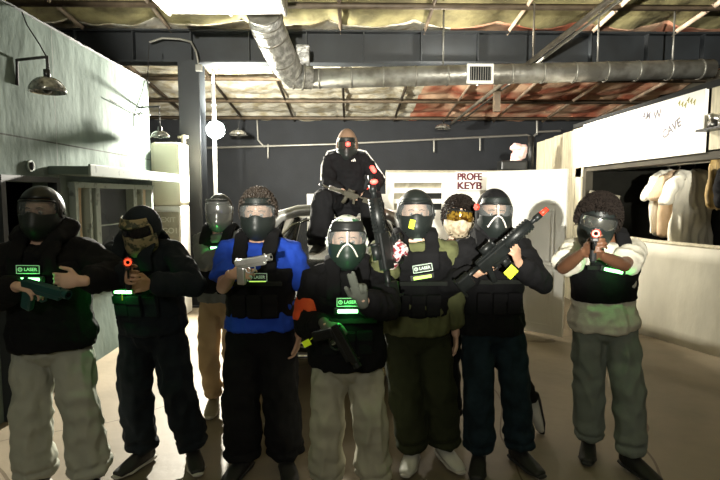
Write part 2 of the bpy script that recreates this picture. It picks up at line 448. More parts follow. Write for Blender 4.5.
# ---- head gear (head-local coordinates, face towards -Y) ----
def hp(a, z, off=0., k=1.):
    return V(((.080+off)*math.sin(a)*k, -(.098+off)*math.cos(a)*k + .006, z))
def mask(P, shell, lens, frame, style='paintball', strapm=None, eyes=True, chevron=None, vents=True, top=True, name='face_mask', jaw=1.):
    Mx = P['hM']; o = P['o']
    bm = bmesh.new()
    def low(u, v):
        a = (u-.5)*2*1.45; z = -.155*jaw + v*(.150*jaw)
        kk = .72 + .36*math.sin(min(1, v*1.25+.1)*PI/2)
        snout = .030*math.exp(-(a/.42)**2)*math.exp(-((v-.50)/.42)**2)
        edge = .02*abs(a/1.45)**2
        p = hp(a, z + edge*1.6*(1-v) + .012*math.cos(a*2)*v*0, .016+snout, kk)
        if v > .8: p.z += .016*(abs(a) < .38)*math.cos(a/.38*PI/2) - .0
        if v < .15: p.y += .02*(1-v/.15)
        return p
    grid(bm, low, 33, 15)
    mk = obj(name, apply_x(solidify(bm, .006, 1), Mx), shell, o)
    # lens
    bm = bmesh.new()
    def ln(u, v):
        a = (u-.5)*2*1.22; h = (1-.25*abs(u-.5)*2)
        z = -.022 + v*.092
        if v < .5: z += .022*math.exp(-(a/.25)**2)*(1-2*v) + .012*(abs(a)/1.22)**2*(1-2*v)
        else: z -= .014*(abs(a)/1.22)**3*(2*v-1)
        return hp(a, z, .020 + .006*math.sin(v*PI))
    grid(bm, ln, 29, 9)
    obj('lens', apply_x(solidify(bm, .0025), Mx), lens, mk)
    bm = bmesh.new()
    pts = [ln(i/24, 1)+V((0, -.002, .003)) for i in range(25)] + [ln(1, j/6) + V((.003, 0, 0)) for j in range(5, 0, -1)] + [ln(1-i/24, 0)+V((0, -.002, -.003)) for i in range(25)] + [ln(0, j/6) - V((.003, 0, 0)) for j in range(1, 6)]
    pts.append(pts[0]); tube(bm, pts, .0065, 8, None, 'open')
    obj('lens_frame', apply_x(to_mesh(bm), Mx), frame, mk)
    if top:
        bm = bmesh.new()
        def tp(u, v):
            a = (u-.5)*2*1.2; return hp(a, .066 + v*.045 - .012*(abs(a)/1.2)**2, .020 - .014*v + .020*(1-v)*math.exp(-(a/.8)**2)*(top == 'visor'))
        grid(bm, tp, 25, 6); obj('brow_guard', apply_x(solidify(bm, .005), Mx), shell, mk)
    bm = bmesh.new()
    def st(u, v):
        a = 1.2 + u*(2*PI-2.4); return hp(a, .012 + v*.034, .012)
    grid(bm, st, 30, 3); obj('head_strap', apply_x(solidify(bm, .003), Mx), strapm or M['webbing'], mk)
    if vents:
        bm = bmesh.new()
        for sx in (-1, 1):
            for q in range(4):
                a = sx*(.55+.02*q); c = hp(a, -.045-.020*q, .026, .99-.03*q)
                box(bm, c, (.034, .008, .006), .002, Matrix.Rotation(a, 3, 'Z') @ Matrix.Rotation(sx*.35, 3, 'Y'))
        for q in range(3):
            for sx in (-1, 1):
                box(bm, hp(sx*.10, -.066-.018*q, .050-.004*q, .97-.03*q), (.013, .010, .008), .002)
        obj('air_vents', apply_x(to_mesh(bm), Mx), M['dark_slot'], mk)
    if chevron:
        bm = bmesh.new()
        tube(bm, [hp(-.46, -.070, .043), hp(-.30, -.036, .052), hp(-.16, -.010, .052), hp(0, .004, .052), hp(.16, -.010, .052), hp(.30, -.036, .052), hp(.46, -.070, .043)], [(.005, .004)]*7, 8)
        tube(bm, [hp(0, .0, .052), hp(0, .03, .036), hp(0, .062, .03)], [.006, .007, .008], 8)
        obj('nose_bridge', apply_x(to_mesh(bm), Mx), chevron, mk)
    if eyes: eyes_geo(P)
    return mk
def apply_x(me, Mx): me.transform(Mx); return me
def eyes_geo(P, brow=True):
    for sx in (-1, 1):
        bm = bmesh.new(); ball(bm, (sx*.031, -.079, .004), .0115, 14)
        for f in bm.faces:
            c = f.calc_center_median() - V((sx*.031, -.079, .004))
            if c.y < 0 and math.hypot(c.x, c.z) < .0065: f.material_index = 1
        obj('eye', apply_x(to_mesh(bm), P['hM']), [M['eye_white'], M['eye_dark']], P['o'])
        if brow:
            bm = bmesh.new(); tube(bm, [(sx*.016, -.094, .029), (sx*.032, -.092, .032), (sx*.05, -.083, .026)], [.002, .003, .0015], 8)
            obj('eyebrow', apply_x(to_mesh(bm), P['hM']), M['hair_dark'], P['o'])

def helmet(P, mat, name='helmet', open_z=.072, low=-.075, r=(.100, .122, .135), rim=None, cz=.008, ear=True, brim=0.):
    bm = bmesh.new(); vs = ball(bm, (0, .008, cz), r, 40)
    dele = []
    for v in bm.verts:
        a = abs(math.atan2(v.co.x, -v.co.y)); z = v.co.z
        lim = low + (0 if a > 1.2 else 0)
        if z < lim or (a < 1.12 and z < open_z - .02*(a/1.12)**2): dele.append(v)
    bmesh.ops.delete(bm, geom=dele, context='VERTS')
    h = obj(name, apply_x(solidify(bm, .006), P['hM']), mat, P['o'])
    if brim:
        bm = bmesh.new()
        def br(u, v):
            a = (u-.5)*2*.95; p = hp(a, open_z+.006 - v*.012, .020+v*brim*math.cos(a*.9)); return p
        grid(bm, br, 21, 5); obj('brim', apply_x(solidify(bm, .005), P['hM']), mat, h)
    if ear:
        for sx in (-1, 1):
            bm = bmesh.new(); cyl(bm, (sx*.094, .005, -.005), (sx*.118, .005, -.005), .034, .028, 20); cyl(bm, (sx*.112, .005, -.005), (sx*.124, .005, -.005), .012, .010, 12)
            obj('ear_cup', apply_x(to_mesh(bm), P['hM']), mat, h)
    if rim:
        bm = bmesh.new()
        pts = []
        for i in range(21):
            a = -1.1+2.2*i/20; q = math.sqrt(max(.05, 1-((open_z-cz)/r[2])**2)); pts.append(V((math.sin(a)*r[0]*q, .008-math.cos(a)*r[1]*q, open_z-.02*(a/1.12)**2)))
        tube(bm, pts, .005, 8); obj('rim_trim', apply_x(to_mesh(bm), P['hM']), rim, h)
    return h

def hair(P, mat, kind='curly', n=500, vol=.028, seed=3, ln=.03, zmin=-.02, off=(0, 0, 0)):
    rnd = random.Random(seed); bm = bmesh.new()
    vs = ball(bm, (0, .012, .022), (.083+vol*.7, .098+vol*.7, .112+vol*.7), 40)
    for v in vs: v.co += v.normal*0 + (v.co-V((0, .01, .02))).normalized()*(.012*noise.noise(v.co*38))
    dele = [v for v in bm.verts if (v.co.y < -.045 and v.co.z < .075) or v.co.z < zmin-.03 or (abs(math.atan2(v.co.x, -v.co.y)) < 1.35 and v.co.z < .03)]
    bmesh.ops.delete(bm, geom=dele, context='VERTS')
    for i in range(n):
        while True:
            d = V((rnd.gauss(0, 1), rnd.gauss(0, 1), rnd.gauss(.2, 1))).normalized()
            p = V((d.x*(.080+vol), .012+d.y*(.095+vol), .022+d.z*(.108+vol)))
            a = abs(math.atan2(p.x, -p.y))
            if p.z > zmin and not (a < 1.3 and p.z < .062) and not (a < .7 and p.z < .085): break
        t = d.cross(V((rnd.gauss(0, 1), rnd.gauss(0, 1), rnd.gauss(0, 1)))).normalized()
        if kind == 'curly':
            R = ln*rnd.uniform(.3, .55); pts = []
            b = d.cross(t)
            for q in range(7):
                g = q/6*5.0; pts.append(p - d*.008 + d*(ln*.9*q/6) + t*(R*.5*math.cos(g)) + b*(R*.5*math.sin(g)))
            tube(bm, pts, [.0045, .005, .0045, .0045, .004, .003, .0015], 5)
        else:
            dn = (d*.5 + t*.4 + V((0, -.55 if a < 1.4 else .2, .25 if p.z > .09 else -.6))).normalized()
            pts = [p - d*.012, p + d*.004 + dn*ln*.4, p + d*.004 + dn*ln*.8 + t*ln*.15, p + dn*ln*1.1 + t*ln*.35 - V((0, 0, ln*.15))]
            tube(bm, pts, [.008, .008, .006, .001], 5)
    xf(bm, P['hM'] @ Matrix.Translation(V(off)))
    return obj('hair', bm, mat, P['o'])

# ------------------------------------------------------------------ blasters (local: barrel +X, up +Z)
def put(bm, Mx): xf(bm, Mx); return bm
def pistol(Mx, label, body, slide, tip, group=None, s=1., tagm=None, lamp=None):
    S = Mx @ Matrix.Scale(s, 4)
    root = thing('laser_pistol', Mx.translation, label, 'toy gun', group)
    bm = bmesh.new(); box(bm, (.055, 0, .030), (.20, .030, .036), .006)
    for q in range(6): box(bm, (-.030+.009*q, 0, .031), (.003, .033, .028), .001)
    box(bm, (.14, 0, .052), (.008, .005, .010), .001); box(bm, (-.03, 0, .052), (.008, .016, .009), .001)
    obj('slide', put(bm, S), slide, root)
    bm = bmesh.new(); box(bm, (.05, 0, .004), (.17, .026, .018), .004); box(bm, (-.028, 0, -.045), (.048, .030, .105), .010, Matrix.Rotation(.22, 3, 'Y'))
    tube(bm, [(.005, 0, -.006), (.012, 0, -.034), (.040, 0, -.040), (.062, 0, -.028), (.066, 0, -.004)], .0045, 8); obj('grip_frame', put(bm, S), body, root)
    bm = bmesh.new(); tube(bm, [(.028, 0, -.004), (.034, 0, -.018), (.032, 0, -.028)], .004, 8); obj('trigger', put(bm, S), M['steel'], root)
    bm = bmesh.new(); tube(bm, [(.150, 0, .030), (.172, 0, .030)], .016, 18, None, 'flat'); tube(bm, [(.160, 0, .030), (.176, 0, .030)], .020, 18, None, 'open')
    obj('muzzle_ring', put(bm, S), tip, root)
    bm = bmesh.new(); cyl(bm, (.170, 0, .030), (.1775, 0, .030), .0085, None, 16); obj('muzzle_hole', put(bm, S), M['dark_slot'], root)
    if tagm:
        bm = bmesh.new(); box(bm, (-.03, -.03, -.125), (.030, .004, .040), .002); tube(bm, [(-.04, 0, -.09), (-.035, -.02, -.105)], .0015, 6); obj('yellow_tag', put(bm, S), tagm, root)
    return root

def rifle(Mx, label, body, tip, s=1., tagm=None, led=None, wrap=None, group=None, th=1.):
    S = Mx @ Matrix.Diagonal((s, s*th, s*th, 1))
    root = thing('laser_rifle', Mx.translation, label, 'toy gun', group)
    bm = bmesh.new(); box(bm, (0, 0, .02), (.26, .042, .070), .008); box(bm, (.02, 0, -.02), (.12, .038, .03), .006); box(bm, (-.02, .024, .03), (.07, .008, .02), .002); obj('receiver', put(bm, S), body, root)
    bm = bmesh.new(); tube(bm, [(.12, 0, .028), (.36, 0, .028)], .031, 8, None, 'flat')
    for q in range(9):
        for (yy, zz) in ((0, .060), (0, -.004)): box(bm, (.145+.025*q, yy, zz), (.014, .022, .008), .001)
        for yy in (-.031, .031): box(bm, (.145+.025*q, yy, .028), (.014, .007, .018), .001)
    obj('handguard', put(bm, S), body, root)
    bm = bmesh.new(); cyl(bm, (.35, 0, .028), (.46, 0, .028), .012); tube(bm, [(.40, 0, .028), (.455, 0, .028)], .017, 12, None, 'flat'); obj('barrel', put(bm, S), body, root)
    bm = bmesh.new(); cyl(bm, (.45, 0, .028), (.52, 0, .028), .014, .013); obj('muzzle_tip', put(bm, S), tip, root)
    bm = bmesh.new(); cyl(bm, (-.12, 0, .030), (-.28, 0, .030), .014)
    box(bm, (-.27, 0, .010), (.11, .034, .085), .010); box(bm, (-.325, 0, .0), (.020, .038, .125), .008); obj('shoulder_stock', put(bm, S), body, root)
    bm = bmesh.new(); box(bm, (-.085, 0, -.060), (.042, .032, .105), .010, Matrix.Rotation(.30, 3, 'Y')); obj('pistol_grip', put(bm, S), body, root)
    bm = bmesh.new(); tube(bm, [(-.055, 0, -.02), (-.045, 0, -.05), (-.015, 0, -.052), (-.005, 0, -.03)], .004, 8); obj('trigger_guard', put(bm, S), body, root)
    bm = bmesh.new(); tube(bm, [(.05, 0, -.02), (.055, 0, -.08), (.075, 0, -.15)], [(.030, .013)]*3, 10, (1, 0, 0), 'flat')
    for q in range(3): box(bm, (.055+.004*q, 0, -.06-.028*q), (.064, .029, .005), .001)
    obj('magazine', put(bm, S), body, root)
    bm = bmesh.new(); box(bm, (0, 0, .060), (.25, .018, .010), .002); cyl(bm, (-.05, 0, .088), (.05, 0, .088), .020); box(bm, (0, 0, .070), (.05, .016, .02), .002)
    tube(bm, [(.04, 0, .088), (.062, 0, .088)], [.020, .026], 14, None, 'flat')
    obj('sight', put(bm, S), body, root)
    if tagm:
        bm = bmesh.new(); box(bm, (.0, -.030, -.045), (.050, .004, .058), .002, Matrix.Rotation(.5, 3, 'Y')); obj('yellow_tag', put(bm, S), tagm, root)
    if led:
        bm = bmesh.new(); ball(bm, (.47, -.018, .035), .018); obj('red_light', put(bm, S), led, root)
    if wrap:
        bm = bmesh.new(); tube(bm, [(.20, 0, .028), (.26, 0, .028)], .036, 12, None, 'flat'); obj('orange_band', put(bm, S), wrap, root)
    return root
# ------------------------------------------------------------------ palette
M = {}
M['skin'] = pm('skin', (.55, .33, .22), .5, var=.06, scale=12, bump=.1, bscale=200)
M['skin_light'] = pm('skin_light', (.68, .44, .32), .5, var=.06, scale=12, bump=.1, bscale=200)
M['skin_deep'] = pm('skin_deep', (.16, .075, .04), .5, var=.08, scale=12, bump=.1, bscale=200)
M['hair_dark'] = pm('hair_dark', (.014, .010, .008), .8, var=.3, scale=40, spec=.15)
M['hair_brown'] = pm('hair_brown', (.035, .025, .018), .55, var=.3, scale=40)
M['eye_white'] = pm('eye_white', (.45, .42, .40), .2); M['eye_dark'] = pm('eye_dark', (.03, .018, .012), .15)
M['black_cloth'] = pm('black_cloth', (.007, .007, .008), .9, var=.25, bump=.3, bscale=180, spec=.2)
M['navy_cloth'] = pm('navy_cloth', (.010, .014, .018), .88, var=.25, bump=.3, bscale=180, spec=.2)
M['blue_cloth'] = pm('blue_cloth', (.018, .07, .50), .85, var=.12, bump=.3, bscale=180, spec=.25)
M['grey_trouser'] = pm('grey_trouser', (.44, .45, .38), .9, var=.08, bump=.35, bscale=220, spec=.2)
M['khaki_trouser'] = pm('khaki_trouser', (.46, .445, .35), .9, var=.08, bump=.35, bscale=220, spec=.2)
M['greygreen_trouser'] = pm('greygreen_trouser', (.21, .24, .21), .9, var=.08, bump=.35, bscale=220, spec=.2)
M['tan_trouser'] = pm('tan_trouser', (.42, .30, .17), .9, var=.08, bump=.35, bscale=220, spec=.2)
M['olive_cloth'] = pm('olive_cloth', (.115, .125, .055), .9, var=.12, bump=.35, bscale=220, spec=.2)
M['dark_olive'] = pm('dark_olive', (.026, .031, .014), .9, var=.12, bump=.35, bscale=220, spec=.2)
M['jeans'] = pm('jeans', (.010, .021, .029), .9, var=.3, scale=14, bump=.35, bscale=260, spec=.2)
M['white_cloth'] = pm('white_cloth', (.74, .71, .60), .9, var=.05, bump=.3, bscale=160, spec=.2)
M['grey_cloth'] = pm('grey_cloth', (.15, .16, .15), .9, var=.1, bump=.3, bscale=160, spec=.2)
M['black_plastic'] = pm('black_plastic', (.012, .013, .013), .35, var=.2, spec=.4)
M['gun_black'] = pm('gun_black', (.010, .012, .012), .42, var=.3, scale=20, spec=.4)
M['dark_slot'] = pm('dark_slot', (.003, .003, .003), .8, spec=.1)
M['webbing'] = pm('webbing', (.016, .018, .016), .85, var=.2, bump=.4, bscale=300, spec=.2)
M['mask_black'] = pm('mask_black', (.014, .018, .017), .45, var=.15, bump=.1, bscale=90, spec=.4)
M['mask_green'] = pm('mask_green', (.014, .028, .020), .45, var=.15, spec=.4)
M['camo'] = pm('camo_shell', (.32, .25, .13), .6, scale=30, col2=(.045, .050, .025), lo=.42, hi=.50, bump=.2, bscale=60)
M['bone'] = pm('bone_shell', (.55, .47, .33), .55, scale=30, col2=(.26, .20, .13), lo=.36, hi=.6, bump=.2, bscale=60)
M['marble'] = pm('marbled_shell', (.60, .62, .56), .35, scale=22, col2=(.03, .12, .06), lo=.46, hi=.52)
M['lens_clear'] = pm('clear_lens', (.25, .27, .27), .04, alpha=.22, var=0)
M['lens_smoke'] = pm('smoked_lens', (.02, .02, .025), .06, alpha=.62, var=0)
M['lens_dark'] = pm('dark_lens', (.03, .03, .025), .10, var=0, spec=.8)
M['lens_mirror'] = pm('mirror_lens', (.42, .43, .40), .16, .9, var=.1)
M['lens_amber'] = pm('amber_lens', (.55, .33, .05), .12, .65, scale=38, col2=(.09, .04, .008), lo=.42, hi=.58)
M['visor_grey'] = pm('grey_visor', (.24, .245, .235), .22, .6, var=.15)
M['steel'] = pm('steel', (.62, .61, .58), .28, 1., var=.1)
M['silver'] = pm('silver_shell', (.66, .66, .64), .32, .85, var=.1)
M['chevron'] = pm('pale_trim', (.72, .66, .60), .4, .2)
M['teal_plastic'] = pm('teal_plastic', (.012, .065, .060), .35)
M['tan_plastic'] = pm('tan_plastic', (.26, .23, .16), .5)
M['label_white'] = pm('label_white', (.70, .85, .72), .5, emit=(.5, 1, .6), es=.12)
M['led_green'] = pm('led_green', (.3, 1, .35), .4, emit=(.25, 1, .28), es=9)
M['led_lime'] = pm('led_lime', (.6, .9, .2), .4, emit=(.55, 1, .10), es=1.6)
M['led_red'] = pm('led_red', (1, .2, .15), .4, emit=(1, .03, .03), es=3.2)
M['ring_orange'] = pm('ring_orange', (.9, .13, .05), .4, emit=(1, .10, .03), es=1.3)
M['tip_red'] = pm('tip_red', (.85, .05, .025), .4, emit=(1, .05, .02), es=.25)
M['tag_yellow'] = pm('tag_yellow', (.72, .88, .03), .5, emit=(.7, 1, .02), es=.12)
M['orange_cloth'] = pm('orange_cloth', (.75, .085, .02), .8, var=.15)
M['red_glove'] = pm('patterned_glove', (.75, .68, .66), .7, scale=55, col2=(.22, .012, .025), lo=.44, hi=.52)
M['dark_glove'] = pm('dark_glove', (.10, .11, .09), .8, var=.2)
M['shoe_dark'] = pm('shoe_dark', (.014, .014, .013), .6); M['shoe_white'] = pm('shoe_white', (.50, .50, .44), .6, var=.15)
M['sole_pale'] = pm('sole_pale', (.45, .43, .38), .7); M['sole_dark'] = pm('sole_dark', (.02, .02, .02), .7)
M['car_paint'] = pm('car_paint', (.006, .007, .007), .14, coat=.8, var=.1)
M['trim_and_glint'] = pm('trim_and_glint', (.48, .48, .46), .28, .35, var=.15, scale=4)  # grille trim; on the arch this grey paints in reflected light
M['chrome'] = pm('chrome', (.75, .74, .70), .10, 1., var=.05)
M['glass'] = pm('window_glass', (.03, .04, .04), .03, alpha=.25, var=0)
M['headlamp'] = pm('headlamp_glass', (.62, .56, .40), .15, .3, var=.1)
M['rubber'] = pm('rubber', (.012, .012, .012), .8)
# room
M['floor'] = pm('concrete_floor', (.235, .195, .135), .55, scale=1.3, col2=(.15, .125, .085), lo=.30, hi=.62, bump=.15, bscale=12, spec=.22)
mix_over(M['floor'], crack_mask(M['floor'], .30, .0014, 2.), (.10, .075, .045))
M['wall_left'] = pm('painted_plaster', (.16, .20, .18), .9, spec=.08, scale=2.2, col2=(.085, .112, .098), lo=.30, hi=.68, bump=.55, bscale=7, stretch=(1, 1, .5))
mix_over(M['wall_left'], line_mask(M['wall_left'], 2, 2.03, .006), (.05, .055, .05))
mix_over(M['wall_left'], line_mask(M['wall_left'], 1, 4.45, .004), (.18, .19, .18))
M['charcoal'] = pm('charcoal_paint', (.012, .0145, .019), .8, scale=2, var=.15, bump=.15, bscale=20)
M['beam_blue'] = pm('beam_paint', (.011, .014, .017), .6, scale=3, var=.3)
M['dark_wall'] = pm('dark_wall', (.045, .040, .028), .85, scale=2, var=.25)
M['front_wall'] = pm('front_wall', (.05, .05, .045), .85, var=.1)
M['insulation'] = pm('insulation', (.20, .18, .082), .8, scale=2.6, col2=(.075, .066, .028), lo=.36, hi=.62, bump=.9, bscale=9)
M['foil'] = pm('foil_insulation', (.80, .77, .66), .5, .25, scale=4.5, col2=(.50, .43, .28), lo=.36, hi=.56, bump=1., bscale=16)
M['foil_red'] = pm('reddish_insulation', (.74, .50, .34), .7, scale=1.5, col2=(.46, .14, .08), lo=.40, hi=.60, bump=.8, bscale=9)
M['rafter'] = pm('rafter_steel', (.10, .075, .05), .6, var=.3)
M['rafter_pale'] = pm('rafter_pale', (.62, .48, .36), .6, var=.3)
M['duct'] = pm('duct_foil', (.52, .52, .50), .35, .5, scale=14, col2=(.26, .26, .245), lo=.40, hi=.6, bump=.8, bscale=34)
M['duct_dull'] = pm('duct_galvanised', (.34, .335, .30), .42, .6, scale=5, col2=(.19, .18, .155), lo=.40, hi=.6, bump=.3, bscale=20)
M['white_paint'] = pm('white_paint', (.83, .82, .77), .6, var=.04, scale=3, bump=.15, bscale=14)
M['sign_white'] = pm('sign_white', (.88, .87, .82), .55, var=.03)
M['half_wall'] = pm('half_wall_paint', (.58, .56, .46), .65, scale=3, var=.12, bump=.4, bscale=6, stretch=(1, 1, .4))
M['ply'] = pm('weathered_board', (.50, .46, .34), .8, scale=5, var=.2, stretch=(6, 6, .7), bump=.2, bscale=12)
M['frame_paint'] = pm('window_frame_paint', (.26, .31, .28), .7, scale=12, col2=(.10, .12, .11), lo=.30, hi=.42)
M['curtain'] = pm('curtain', (.56, .47, .34), .85, scale=4, var=.15)
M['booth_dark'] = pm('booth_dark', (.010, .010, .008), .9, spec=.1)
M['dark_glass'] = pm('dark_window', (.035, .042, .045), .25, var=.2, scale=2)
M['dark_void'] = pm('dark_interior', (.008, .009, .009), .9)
M['cream'] = pm('cream_panel', (.70, .67, .52), .6, var=.05, scale=2)
M['board_grey'] = pm('grey_board', (.27, .25, .19), .8, scale=8, var=.2)
M['chalk'] = pm('chalk_letters', (.48, .46, .38), .8)
M['sign_text'] = pm('maroon_lettering', (.085, .004, .016), .6)
M['sign_grey'] = pm('grey_outline', (.45, .43, .45), .6)
M['marker'] = pm('faded_marker', (.16, .15, .17), .8); M['marker_y'] = pm('yellow_marker', (.30, .27, .06), .8)
M['lamp_emit'] = pm('lit_lamp', (1, 1, .95), .3, emit=(1, .98, .90), es=120)
M['glass_shade'] = pm('dusty_shade', (.26, .26, .24), .15, .6, scale=30, var=.6)
M['pink'] = pm('pink_cloth', (.75, .38, .36), .7, scale=14, col2=(.8, .7, .66)); M['gold'] = pm('gold_cloth', (.50, .34, .12), .6, scale=10, col2=(.14, .09, .03), stretch=(6, 6, .5))
M['rust'] = pm('pipe_steel', (.14, .125, .10), .5, .4, var=.3)
M['conduit'] = pm('conduit', (.30, .295, .27), .4, .6)

# ------------------------------------------------------------------ room shell
X0, X1, Y0, Y1 = -5.2, 6.4, -5.0, 12.6
def roofz(y): return 3.35 + (12.5-y)*.108
bm = bmesh.new(); box(bm, ((X0+X1)/2, (Y0+Y1)/2, -.05), (X1-X0+.4, Y1-Y0+.4, .1)); struct('floor', bm, M['floor'])
bm = bmesh.new(); box(bm, ((X0+X1)/2, Y1+.06, 2), (X1-X0+.4, .12, 4)); struct('wall_back', bm, M['charcoal'])
bm = bmesh.new(); box(bm, (X0-.1, (Y0+Y1)/2, 2.6), (.12, Y1-Y0, 5.2)); struct('wall_outer_left', bm, M['charcoal'])
bm = bmesh.new(); box(bm, (X1+.1, (Y0+Y1)/2, 2.6), (.12, Y1-Y0, 5.2)); struct('wall_outer_right', bm, M['dark_wall'])
bm = bmesh.new(); box(bm, ((X0+X1)/2, Y0-.1, 2.6), (X1-X0+.4, .12, 5.4)); struct('wall_front', bm, M['front_wall'])

def ceiling_piece(name, ya, yb, mat, xa=X0, xb=X1, parent=None):
    bm = bmesh.new(); nu = int((xb-xa)*16); nv = int((yb-ya)*14)
    def fn(u, v):
        x = xa+(xb-xa)*u; y = ya+(yb-ya)*v
        b = abs(math.sin((x+.3)*PI/1.18))**.5 * abs(math.sin((y)*PI/1.35))**.5
        z = roofz(y) + .14 - .12*b + .03*noise.noise(V((x*3.2, y*3.2, 0))) + .015*noise.noise(V((x*9, y*9, 3)))
        return V((x, y, z))
    grid(bm, fn, nu, nv)
    def cl(u, v): p = fn(u, v); return p+V((0, 0, .06))
    me = to_mesh(bm); o = obj(name, me, mat, parent); return o
ceil = ceiling_piece('ceiling', Y0, 7.4, M['insulation']); ceil['kind'] = 'structure'
# roof deck above the batts
bm = bmesh.new()
v = [bm.verts.new(p) for p in ((X0-.2, Y0-.2, roofz(Y0)+.25), (X1+.2, Y0-.2, roofz(Y0)+.25), (X1+.2, Y1+.2, roofz(Y1)+.25), (X0-.2, Y1+.2, roofz(Y1)+.25))]
bm.faces.new(v); obj('roof_deck', solidify(bm, .05), M['rafter'], ceil)
ceiling_piece('foil_batts', 7.4, Y1, M['foil'], X0, 1.4, ceil)
ceiling_piece('reddish_batts', 7.4, Y1, M['foil_red'], 1.4, X1, ceil)
def slopebar(xa, ya, xb, yb, w, h, dz=0):
    bm = bmesh.new(); a = V((xa, ya, roofz(ya)+dz)); b = V((xb, yb, roofz(yb)+dz))
    tube(bm, [a, b], [(w*.75, h*.8)]*2, 4, (1, 0, .001) if abs(xa-xb) < .01 else (0, 1, 0), 'flat'); return bm
k = 0
x = X0+.35
while x < X1:
    obj('rafter', slopebar(x, 2.0, x, 12.5, .035, .05), M['rafter_pale'] if x > 2. else M['rafter'], ceil); x += 1.18
for y in (4.05, 5.4, 6.7, 8.1, 9.45, 10.8, 12.15):
    obj('purlin', slopebar(X0, y, X1, y, .035, .05, -.03), M['rafter'], ceil)

# left partition wall with doorway and window
XL = -2.45
WT = 2.96; ye = 6.5
def lw(y0, y1, z0, z1, bmm): box(bmm, (XL-.06, (y0+y1)/2, (z0+z1)/2), (.12, y1-y0, z1-z0))
bm = bmesh.new()
d0, d1, dz = 3.66, 4.28, 1.70
w0, w1, wz0, wz1 = 4.62, 6.36, .92, 1.70
lw(-1., d0, 0, WT, bm); lw(d0, d1, dz, WT, bm); lw(d1, w0, 0, WT, bm); lw(w0, w1, 0, wz0, bm); lw(w0, w1, wz1, WT, bm); lw(w1, ye, 0, WT, bm)
struct('wall_left', bm, M['wall_left'])
bm = bmesh.new()
def cap(u, v):
    y = -1+7.55*u; n = noise.noise(V((y*9, 1, 0)))*.02
    a = 2*PI*v; return V((XL-.06+math.cos(a)*(.075+n), y, WT+.01+math.sin(a)*(.022+abs(n))))
grid(bm, cap, 160, 8); struct('trim_1', bm, M['beam_blue'])
# room behind partition
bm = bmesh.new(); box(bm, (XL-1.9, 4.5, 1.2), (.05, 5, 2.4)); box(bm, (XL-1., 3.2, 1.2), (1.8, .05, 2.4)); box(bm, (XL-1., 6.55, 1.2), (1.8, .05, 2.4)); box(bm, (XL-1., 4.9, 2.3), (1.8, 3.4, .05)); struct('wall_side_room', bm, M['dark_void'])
# door frame
bm = bmesh.new(); box(bm, (XL, d1+.03, dz/2), (.15, .05, dz)); box(bm, (XL, (d0+d1)/2, dz+.02), (.15, d1-d0+.1, .04)); box(bm, (XL, d0-.03, dz/2), (.15, .05, dz))
o = struct('door_1', bm, M['beam_blue'])
# window
bm = bmesh.new()
for yy, ww in ((w0, .05), (4.86, .04), (5.0, .09), (5.86, .09), (6.06, .04), (w1, .06)): box(bm, (XL+.01, yy, (wz0+wz1)/2), (.10, ww, wz1-wz0), .006)
box(bm, (XL+.01, (w0+w1)/2, wz1-.01), (.11, w1-w0+.08, .05), .006); box(bm, (XL+.02, (w0+w1)/2, wz0), (.14, w1-w0+.08, .05), .006); box(bm, (XL, 5.43, 1.30), (.03, .82, .012))
win = struct('window_1', bm, M['frame_paint'])
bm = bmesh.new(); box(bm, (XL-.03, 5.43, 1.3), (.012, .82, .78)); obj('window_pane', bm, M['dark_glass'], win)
for ya, yb in ((w0+.02, 4.97), (5.88, 6.32)):
    bm = bmesh.new()
    def cu(u, v, ya=ya, yb=yb): return V((XL-.02+.018*math.sin(u*26)*(.5+.5*v)+.01*noise.noise(V((u*6, v*4, ya))), ya+(yb-ya)*u, wz0+.02+(wz1-wz0-.04)*v))
    grid(bm, cu, 60, 14)
    c = obj('curtain', solidify(bm, .004), M['curtain'], None)
    tag(c, 'beige curtain in the window at the %s end of the long shelf' % ('near' if ya < 5 else 'far'), 'curtain', 'window curtains')
# awning shelf
bm = bmesh.new(); box(bm, (XL+.17, 5.42, 1.80), (.34, 2.25, .07), .01)
aw = obj('awning', bm, M['wall_left']); tag(aw, 'long pale painted ledge sticking out of the left wall above the window', 'ledge')
bm = bmesh.new(); box(bm, (XL+.34, 5.42, 1.80), (.02, 2.27, .10), .006); obj('fascia_board', bm, M['frame_paint'], aw)
# round port on wall
bm = bmesh.new(); c = onx(30, 166, XL+.005)
tube(bm, [c, c+V((.012, 0, 0))], .045, 20, None, 'flat'); hm = obj('wall_port', bm, M['frame_paint']); tag(hm, 'small oval wall fitting above the dark doorway', 'wall fitting')
bm = bmesh.new(); tube(bm, [c+V((.010, 0, 0)), c+V((.016, 0, 0))], .03, 16, None, 'flat'); tube(bm, [c+V((.018, 0, -.03)), c+V((.018, .004, .03))], .004, 6); obj('port_slot', bm, M['dark_void'], hm)

# steel beam and column
BY = 7.55
bm = bmesh.new(); box(bm, ((X0+X1)/2, BY, 3.66), (X1-X0, .02, .42)); box(bm, ((X0+X1)/2, BY, 3.45), (X1-X0, .24, .025)); box(bm, ((X0+X1)/2, BY, 3.87), (X1-X0, .24, .025))
bb = obj('steel_beam', bm, M['beam_blue']); tag(bb, 'deep dark steel beam running across under the roof', 'beam')
bm = bmesh.new()
for i in range(14): box(bm, (X0+.6+.8*i, BY-.06, 3.66), (.015, .10, .40))
obj('stiffener', bm, M['beam_blue'], bb)
cx = at(195, 200, 7.55).x
bm = bmesh.new(); box(bm, (cx, BY-.14, 1.73), (.29, .02, 3.44)); box(bm, (cx, BY+.14, 1.73), (.29, .02, 3.44)); box(bm, (cx, BY, 1.73), (.02, .28, 3.44))
box(bm, (cx, BY, .012), (.42, .42, .024))
sc = obj('steel_column', bm, M['beam_blue']); tag(sc, 'dark steel column holding the lit work light', 'column')
wx = at(209, 200, 7.4).x
